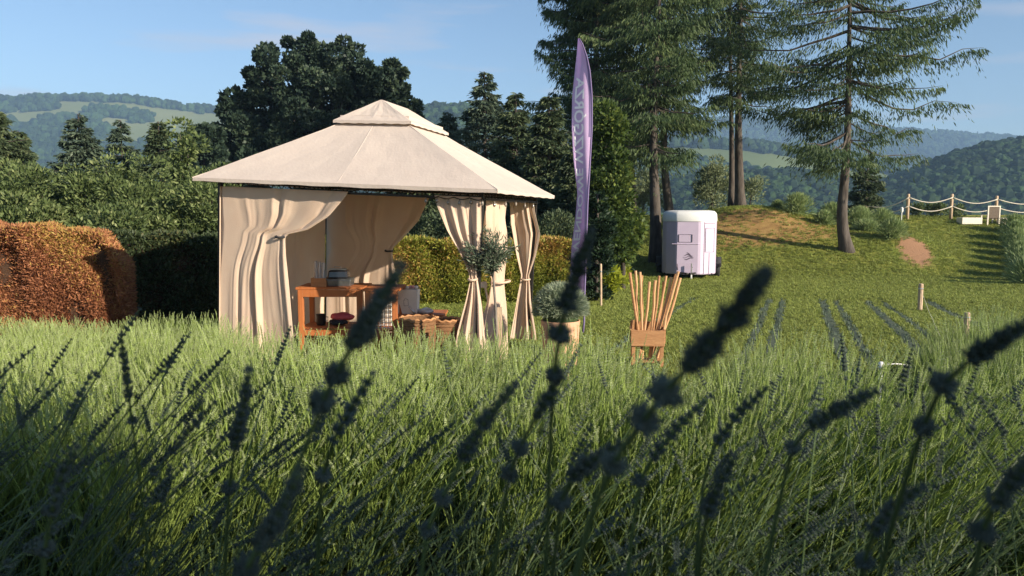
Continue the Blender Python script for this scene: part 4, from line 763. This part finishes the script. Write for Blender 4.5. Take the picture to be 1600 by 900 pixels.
# ---------------------------------------------------------------- rope fence
fe = thing('rope_fence', 'rope fence with pale wooden posts along the lawn edge', 'fence', (X(1418, 33), 33, gz(X(1418, 33), 33))); fo_ = np.array(fe.location); tops = []
for px, d, ty, by in [(1352, 34, 335, 345), (1418, 33, 303, 340), (1486, 33, 303, 341), (1556, 33, 306, 342), (1640, 33, 306, 342)]:
    x = X(px, d); zb = gz(x, d); h = zpix(ty, d) - zb if px > 1360 else .6; MB().lathe([(.07, -.2), (.065, h - .03), (.05, h)], (x - fo_[0], d - fo_[1], zb - fo_[2]), sides=10).build('post', M['post_wood'], fe, smooth=True); tops.append((x - fo_[0], d - fo_[1] - .07, zb - fo_[2], h))
for a, c_ in zip(tops[:-1], tops[1:]):
    for fr in (.86, .52):
        k = np.linspace(0, 1, 14); pts = np.stack([a[0] + (c_[0] - a[0]) * k, a[1] + (c_[1] - a[1]) * k, a[2] + a[3] * fr + (c_[2] + c_[3] * fr - a[2] - a[3] * fr) * k - .22 * np.sin(PI * k) ** 1.0], 1); MB().tube(pts, .022, 6).build('rope', M['rope'], fe, smooth=True)
x = X(1409, 32.6); z = gz(x, 32.6); t = thing('garden_light', 'short white peg light left of the first tall rope post', 'light', (x, 32.6, z)); MB().tube([(0, 0, 0), (0, 0, .42)], .02, 6).build('stem', M['white'], t); MB().lathe([(.03, .38), (.06, .44), (.06, .58), (.02, .62)], sides=10).build('lamp_head', M['white'], t)
for px0, px1, lab in ((1500, 1531, 'white planter box between the rope fence posts'), (1563, 1579, 'white planter box right of the dark chair')):
    d = 32.2; x0, x1 = X(px0, d), X(px1, d); z = gz((x0 + x1) / 2, d); t = thing('planter_box', lab, 'planter', ((x0 + x1) / 2, d, z)); hw = (x1 - x0) / 2
    for sy in (-1, 1): MB().box((0, sy * .2, .14), (2 * hw, .03, .28)).build('side_panel', M['white_paint'], t, bevel=.005)
    for sx in (-1, 1): MB().box((sx * (hw - .015), 0, .14), (.03, .37, .28)).build('end_panel', M['white_paint'], t, bevel=.005)
    MB().box((0, 0, .24), (2 * hw - .06, .37, .02)).build('soil', M['soil'], t)
d = 32.0; x = X(1553, d); z = gz(x, d); t = thing('garden_chair', 'garden chair with dark woven back facing the view', 'chair', (x, d, z))
MB().box((0, 0, .55), (.42, .03, .5)).build('backrest', M['rattan'], t, bevel=.01); MB().box((0, .24, .3), (.44, .44, .04)).build('seat', M['rattan'], t)
for sx in (-1, 1):
    MB().box((sx * .245, 0, .4), (.045, .05, .8)).build('leg', M['white_paint'], t); MB().box((sx * .245, .44, .22), (.045, .05, .44)).build('leg', M['white_paint'], t); MB().box((sx * .245, .22, .46), (.05, .5, .03)).build('armrest', M['white_paint'], t)
MB().box((0, 0, .82), (.54, .045, .04)).build('top_rail', M['white_paint'], t)
# ---------------------------------------------------------------- planting strips
SX = [(4.25, .11), (5.95, .16), (6.25, .17), (7.15, .2), (7.45, .15), (8.15, .2), (8.5, .14), (9.5, .2)]
sp, sr, ss, si = [], [], [], []
for i, (x0, wd) in enumerate(SX):
    ya, yb = (9, 6, 6, 4.3, 4.3, 5, 5.5, 7)[i], 17.2 - .1 * i; ys = np.arange(ya, yb, .2); xc_ = x0 + .385 * (ys - 17) + .03 * np.sin(ys * 2 + i); G = []
    for k, hh in ((-.5, .002), (-.3, .006), (0, .010), (.3, .006), (.5, .002)): xx = xc_ + k * wd; G.append(np.stack([xx, ys, H(xx, ys) + hh + .006 + rng.normal(size=len(ys)) * .004], 1))
    o = MB().grid(np.array(G)).build('planting_strip', M['soil'], smooth=True); tag(o, 'narrow dark strip of bare soil across the lawn', 'planting strip', kind='structure')
    n = int((yb - ya) * 7); y_ = rng.uniform(ya, yb, n); x_ = x0 + .385 * (y_ - 17) + rng.uniform(-.42, .42, n) * wd; sp.append(np.stack([x_, y_, H(x_, y_) + .02], 1))
def tuft(seed, n, h, wd, m, spread=.5):
    r = np.random.default_rng(seed); b = MB()
    for i in range(n):
        a = r.uniform(0, 6.28); th = r.uniform(0, spread); d_ = np.array([math.sin(th) * math.cos(a), math.sin(th) * math.sin(a), math.cos(th)]); s_ = np.array([-math.sin(a), math.cos(a), 0]) * wd / 2; o_ = np.array([r.normal() * .012, r.normal() * .012, 0]); hh = h * r.uniform(.6, 1.2)
        b.add([o_ - s_, o_ + s_, o_ + d_ * hh * .6 + s_ * .7, o_ + d_ * hh * .6 - s_ * .7, o_ + d_ * hh + (math.cos(a) * hh * .15, math.sin(a) * hh * .15, 0)], [(0, 1, 2, 3), (3, 2, 4)])
    return variant(b, 'tuft', m)
sp = np.concatenate(sp); n = len(sp); SV = [tuft(i, 12, .055, .008, M['seedling'], 1.0) for i in range(3)]
s_ = rng.uniform(.6, 1.2, n)
scatter('seedlings', sp, np.stack([0 * s_, 0 * s_, rng.uniform(0, 6, n)], 1), np.stack([s_] * 3, 1), rng.integers(0, 3, n), SV, 'rows of tiny blue-green lavender seedlings in the lawn strips', 'seedlings')
# lawn grass
n = 110000; u = rng.uniform(0, 1, n); y_ = 3.2 + 31 * u ** 1.4; x_ = rng.uniform(-.2, .74, n) * y_
pxx = 800 + x_ / y_ * F; keep = y_ > np.interp(pxx, [345, 380, 760, 800, 955, 972, 1068, 1090, 1230, 1290, 1320, 1425, 1450], [7.2, 6.4, 6.4, 5.1, 4.9, 3.2, 3.2, 5, 5, 3.9, 3.2, 3.2, 7])
for x0, wd in SX: keep &= ~((np.abs(x_ - (x0 + .385 * (y_ - 17))) < wd * .5) & (y_ < 17.2))
sd_ = np.exp(-((x_ - 14.8 - (y_ - 27.5) * .36) / .62) ** 2 - ((y_ - 27.1) / 1.9) ** 2); dr_ = np.exp(-((x_ - 9.9) / 2.6) ** 2 - ((y_ - 30) / 2.1) ** 2)
keep &= (rng.uniform(size=n) > sd_ * 1.3) & (rng.uniform(size=n) > dr_ * .9)
x_, y_ = x_[keep], y_[keep]; n = len(x_); s_ = rng.uniform(.6, 1.2, n) * (.7 + y_ / 22)
GV = [tuft(10 + i, 16, .038, .006, M['grass'], 1.0) for i in range(4)]
scatter('grass', np.stack([x_, y_, H(x_, y_) - .003], 1), np.stack([0 * s_, 0 * s_, rng.uniform(0, 6, n)], 1), np.stack([s_ * 1.5, s_ * 1.5, s_], 1), rng.integers(0, 4, n), GV, 'short green grass of the lawn between the planting strips', 'grass')
# ---------------------------------------------------------------- lavender
def bud(b, c, d, ln, wd, mi=0):
    d = d / np.linalg.norm(d); a = np.cross(d, (0.3, .5, .8)); a /= np.linalg.norm(a); e = np.cross(d, a); m_ = c + d * ln * .5
    b.add([c, m_ + a * wd, m_ + e * wd, m_ - a * wd, m_ - e * wd, c + d * ln], [(0, 2, 1), (0, 3, 2), (0, 4, 3), (0, 1, 4), (5, 1, 2), (5, 2, 3), (5, 3, 4), (5, 4, 1)], mi)
def head(b, pts, r, rg, sz=1.0, nb=8, gap=None, mi=1):
    """whorls of buds along pts; positions in order from base to tip"""
    n = len(pts)
    for i in range(n):
        k = i / (n - 1); t = pts[min(i + 1, n - 1)] - pts[max(i - 1, 0)]; t = t / np.linalg.norm(t); a = np.cross(t, (.2, 1, .1)); a /= np.linalg.norm(a); e = np.cross(t, a); rr = r * (1 - .45 * max(0, k - .4) / .6) * rg.uniform(.72, 1.2)
        for j in range(nb):
            an = 2 * PI * (j + .5 * (i % 2)) / nb + rg.normal() * .15; o = math.cos(an) * a + math.sin(an) * e
            bud(b, pts[i] + o * rr * .15, o * 1.0 + t * rg.uniform(.4, 1.0), rr * rg.uniform(1.1, 1.55), rr * .34, mi)
def stem_variant(seed, hm, L=.72, detail=6, hl=.045, bend=.16, hr=.0036, nws=(6, 9), st='stem'):
    r = np.random.default_rng(seed); b = MB(); k = np.linspace(0, 1, 6); az = r.uniform(0, 6.28) if hr < .005 else r.uniform(-.7, .7); bd = bend * r.uniform(.2, 1.4)
    def pt(q): q = np.asarray(q); return np.stack([math.cos(az) * bd * q ** 2.2, math.sin(az) * bd * q ** 2.2, L * q * (1 - .05 * q)], -1)
    b.tube(pt(k), np.linspace(.0017, .0011, 6), 4, cap=False, mi=0)
    nw = r.integers(*nws); q = np.linspace(1 - hl / L, 1.0, nw); head(b, pt(q), hr, r, nb=detail)
    if r.uniform() < .6: q0 = 1 - hl / L - r.uniform(.02, .05); head(b, pt(np.array([q0, q0 + .006])), hr * .9, r, nb=detail)
    return variant(b, 'lavender_stem_variant', [M[st], hm])
LV = [stem_variant(i, M['head'], L=.70) for i in range(8)]; LD = [stem_variant(20 + i, M['head_shaded'], L=.74, detail=9, hl=.07, bend=.28, hr=.0052, nws=(9, 12), st='stem_shaded') for i in range(8)]
def sprigv(seed):
    r = np.random.default_rng(seed); b = MB()
    for i in range(16):
        a = r.uniform(0, 6.28); z = r.uniform(0, .2); d_ = np.array([math.cos(a), math.sin(a), r.uniform(.4, 1.4)]); d_ /= np.linalg.norm(d_); s_ = np.array([-math.sin(a), math.cos(a), 0]) * .0022; c0 = np.array([0, 0, z]); ll = r.uniform(.03, .06)
        b.add([c0 - s_, c0 + s_, c0 + d_ * ll], [(0, 1, 2)])
    b.tube([(0, 0, 0), (0, 0, .22)], .0015, 3, cap=False); return variant(b, 'sprig_variant', M['sprig'])
SPV = [sprigv(i) for i in range(5)]
def field(rows, variants, label, name, sprigs=True, hfun=None):
    Pp, Rr, Ss, sp_ = [], [], [], []
    for (yr, x0, x1, step, ns, spr, lean_, hs) in rows:
        for cx in np.arange(x0, x1, step):
            cx += rng.normal() * .06; cy = yr + rng.normal() * .06; n = int(ns * rng.uniform(.8, 1.2)); bh = hs * rng.uniform(.92, 1.08)
            lean = lean_ + .14 * math.sin(cx * 1.7 + yr * 2.2); a = rng.uniform(0, 2 * PI, n); th = np.abs(rng.normal(0, spr, n)).clip(0, 1.0)
            dx = np.sin(th) * np.cos(a) + lean + rng.normal(0, .045, n); dy = np.sin(th) * np.sin(a) * .9 - .05; dz = np.cos(th)
            tt_ = np.arctan2(np.hypot(dx, dy), dz); az = np.arctan2(dy, dx); ro = rng.uniform(0, .15, n) + .05
            x = cx + np.cos(a) * ro * (.4 + th); y = cy + np.sin(a) * ro * (.4 + th); s = bh * rng.uniform(.66, 1.1, n) * (1.0 + .06 * np.cos(tt_))
            Pp.append(np.stack([x, y, H(x, y)], 1)); Rr.append(np.stack([0 * tt_, tt_, az], 1)); Ss.append(np.stack([np.ones(n), np.ones(n), s], 1) * (.5 + .5 * bh))
            m_ = int(ns * .22); a = rng.uniform(0, 2 * PI, m_); r_ = rng.uniform(0, .3, m_) ** .8; xx, yy_ = cx + np.cos(a) * r_, cy + np.sin(a) * r_; sp_.append(np.stack([xx, yy_, H(xx, yy_) + rng.uniform(0, .12, m_)], 1))
    Pp, Rr, Ss = map(np.concatenate, (Pp, Rr, Ss))
    if hfun is not None: k = hfun(Pp); Pp, Rr, Ss = Pp[k], Rr[k], Ss[k]
    scatter(name, Pp, Rr, Ss, rng.integers(0, len(variants), len(Pp)), variants, label, 'lavender')
    if sprigs:
        q = np.concatenate(sp_); n = len(q); s = rng.uniform(.7, 1.4, n); scatter('lavender_leaves', q, np.stack([rng.normal(0, .35, n), rng.normal(0, .35, n), rng.uniform(0, 6, n)], 1), np.stack([s] * 3, 1), rng.integers(0, 5, n), SPV, 'grey-green leafy base of the ' + label, 'leaves')
far = []
for yr in (2.45, 3.2, 3.95, 4.7): far.append((yr, -.78 * yr - .3, .78 * yr + .5, .30, 340, .25, .34 if yr > 3 else .42, 1.04 if yr < 4 else .95))
for yr in (5.4, 6.05): far.append((yr, -.78 * yr - .3, X(985, yr), .32, 310, .24, .28, .95))
for yr in (6.6, 7.1): far.append((yr, -.78 * yr - .2, X(350, yr), .30, 380, .26, .16, .98))
for yr in (5.5, 6.2, 6.9): far.append((yr, X(1450, yr), .8 * yr, .34, 380, .30, .16, 1.02))
def cut(Pp):   # gap around the white tap, lower edge at right middle
    px = 800 + Pp[:, 0] / Pp[:, 1] * F
    y = Pp[:, 1]; j = rng.normal(0, .12, len(y)); px = px + rng.normal(0, 6, len(y)); lim = np.interp(px, [345, 380, 760, 800, 955, 972, 1068, 1090, 1230, 1290, 1320, 1425, 1450], [9, 5.9, 5.9, 4.7, 4.5, 2.9, 2.9, 4.9, 4.9, 3.5, 2.7, 2.7, 9]); return y < lim + j
field(far, LV, 'sunlit green lavender filling the field in front of the tent', 'lavender_field', hfun=cut)
near = [(1.12, -1.5, 1.6, .22, 12, .34, .28, 1.08), (1.45, -1.8, 1.9, .25, 16, .32, .32, 1.04), (1.8, -2.0, 2.1, .25, 15, .30, .34, 1.06)]
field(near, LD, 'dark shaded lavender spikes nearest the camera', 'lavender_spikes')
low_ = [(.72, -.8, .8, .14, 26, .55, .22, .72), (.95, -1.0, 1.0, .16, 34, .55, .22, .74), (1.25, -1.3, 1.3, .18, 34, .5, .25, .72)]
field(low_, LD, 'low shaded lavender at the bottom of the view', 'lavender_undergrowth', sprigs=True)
# hero stems close to the lens: whorls listed as (px, py) from tip to base
HS = [([(1196, 425), (1150, 490), (1072, 578), (1040, 612), (1003, 660), (955, 728), (925, 800), (890, 930)], .28, [(0, 2, 11), (3,), (4,), (5,)], 'tall dark spike leaning right across the stick stand'),
      ([(622, 420), (590, 480), (550, 540), (525, 585), (503, 628), (478, 700), (430, 800), (380, 930)], .33, [(0, 2, 8), (3,), (4,)], 'dark spike crossing the orange tables'),
      ([(924, 362), (905, 415), (884, 480), (873, 525), (866, 590), (860, 680), (856, 800), (852, 930)], .42, [(0, 2, 8), (3,), (4,)], 'dark spike rising in front of the flag and the tub'),
      ([(1650, 478), (1580, 522), (1515, 562), (1473, 600), (1441, 668), (1412, 760), (1385, 850), (1370, 930)], .38, [(0, 2, 9), (3,), (4,)], 'dark spike entering at the right edge, pointing up right'),
      ([(1378, 606), (1320, 635), (1265, 666), (1238, 700), (1228, 740), (1210, 820), (1190, 930)], .50, [(0, 2, 8), (3,)], 'dark arching spike below the white tap'),
      ([(803, 602), (760, 655), (722, 715), (690, 780), (667, 828), (655, 930)], .48, [(0, 2, 8), (3,), (4,)], 'dark spike in the middle below the wicker baskets'),
      ([(388, 580), (380, 640), (366, 700), (358, 765), (354, 850), (350, 930)], .55, [(0, 2, 8), (3,)], 'upright soft spike below the left curtain'),
      ([(582, 585), (550, 635), (520, 690), (503, 745), (498, 830), (495, 930)], .55, [(0, 2, 6), (3,)], 'soft spike leaning right below the left table'),
      ([(870, 600), (838, 650), (812, 700), (796, 740), (785, 800), (765, 930)], .50, [(0, 1, 4), (2,), (3,)], 'short dark spike left of the tub spike stalk'),
      ([(1625, 700), (1590, 745), (1555, 785), (1535, 830), (1515, 930)], .36, [(0, 2, 6), (3,)], 'blurred spike at the lower right corner'),
      ([(1148, 715), (1125, 755), (1105, 800), (1095, 860), (1090, 930)], .50, [(0, 2, 6)], 'dark spike low in the middle right'),
      ([(980, 690), (930, 715), (895, 745), (875, 785), (868, 860), (860, 930)], .46, [(0, 2, 6), (3,)], 'dark spike lying nearly flat beside the big round whorl'),
      ([(470, 735), (440, 800), (405, 850), (385, 890), (375, 950)], .34, [(0, 2, 7), (3,)], 'blurred spike at the lower left'),
      ([(1110, 620), (1060, 665), (1020, 715), (1000, 750), (985, 850), (980, 930)], .62, [(0, 2, 7), (3,)], 'thin dark spike beside the tall leaning one'),
      ([(1205, 600), (1160, 640), (1120, 690), (1100, 740), (1090, 850), (1085, 930)], .70, [(0, 2, 7)], 'slender dark spike right of the stick stand'),
      ([(1440, 760), (1400, 790), (1365, 830), (1350, 880), (1345, 940)], .5, [(0, 2, 6), (3,)], 'dark spike low at right in front of the stalks'),
      ([(120, 700), (95, 745), (80, 800), (70, 860), (65, 940)], .55, [(0, 2, 6), (3,)], 'dark spike in the lower left shade')]
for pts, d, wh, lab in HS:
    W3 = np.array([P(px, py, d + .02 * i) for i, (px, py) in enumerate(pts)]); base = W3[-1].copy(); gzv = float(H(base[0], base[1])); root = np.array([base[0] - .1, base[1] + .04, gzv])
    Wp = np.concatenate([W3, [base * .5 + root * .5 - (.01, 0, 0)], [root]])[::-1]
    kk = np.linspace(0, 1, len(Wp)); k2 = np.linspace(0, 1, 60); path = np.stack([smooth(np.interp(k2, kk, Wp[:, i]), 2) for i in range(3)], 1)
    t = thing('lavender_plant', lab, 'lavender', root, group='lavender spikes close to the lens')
    MB().tube(path - root, np.linspace(.0022, .0013, 60), 6).build('stalk', M['stem_shaded'], t, smooth=True); r = np.random.default_rng(abs(int(pts[0][0])))
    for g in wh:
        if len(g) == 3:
            q = np.linspace(g[1], g[0], int(g[2] * 1.45)) + 0; c = np.stack([np.interp(q, np.arange(len(W3)), W3[:, i]) for i in range(3)], 1); hb = MB(); head(hb, c - root, .0058, r, nb=11, mi=0); hb.build('flower_head', M['head_shaded'], t)
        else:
            c = W3[g[0]] - root; t_ = (W3[g[0] - 1] - W3[g[0]]); t_ /= np.linalg.norm(t_); hb = MB(); head(hb, np.array([c - t_ * .0035, c - t_ * .001, c + t_ * .001, c + t_ * .0035]), .0068, r, nb=13, mi=0); hb.build('whorl', M['head_shaded'], t)
# unseen hedge added behind the camera, its end placed to shade the near lavender
E0, E1 = np.array([6.2, -3.2]), np.array([4.0, -8.7]); n = 40000; u = rng.uniform(0, 1, n); q_ = rng.uniform(-.45, .45, n)
tdir = (E1 - E0) / np.linalg.norm(E1 - E0); nrm_ = np.array([-tdir[1], tdir[0]]); hgt_ = 4.4 + .08 * np.sin(u * 40); z_ = hgt_ * rng.uniform(0, 1, n) ** .8
xy = E0 + (E1 - E0) * u[:, None] + nrm_ * q_[:, None]; mid_ = (E0 + E1) / 2
t = thing('added_shade_hedge', 'tall unseen hedge added behind the camera to shade the near lavender', 'hedge', (mid_[0], mid_[1], .8)); off_ = np.array([mid_[0], mid_[1], .8])
link('foliage', fastmesh('foliage', leafquads(np.stack([xy[:, 0], xy[:, 1], z_ + .6], 1) - off_, rng.normal(size=(n, 3)), .12, .08), 4, rng.uniform(0, 1, n), M['shrub']), t)['kind'] = 'stuff'
MB().box((0, 0, 2.1), (.5, 5.5, 4.5), rz=math.atan2(tdir[1], tdir[0]) + PI / 2).build('woody_core', M['hedge_core'], t)
# ---------------------------------------------------------------- haze
HAZE = 0.00030
if HAZE:
    m = bpy.data.materials.new('haze'); m.use_nodes = True; tt = m.node_tree; tt.nodes.clear(); o_ = N(tt, 'ShaderNodeOutputMaterial'); pv = N(tt, 'ShaderNodeVolumePrincipled'); pv.inputs['Density'].default_value = HAZE; pv.inputs['Color'].default_value = (.42, .66, 1.0, 1); pv.inputs['Anisotropy'].default_value = 0.0; tt.links.new(pv.outputs[0], o_.inputs['Volume'])
    o = MB().box((0, 1250, 92), (7200, 2700, 500)).build('haze', m); tag(o, 'thin blue evening haze filling the valley', 'haze', kind='stuff')
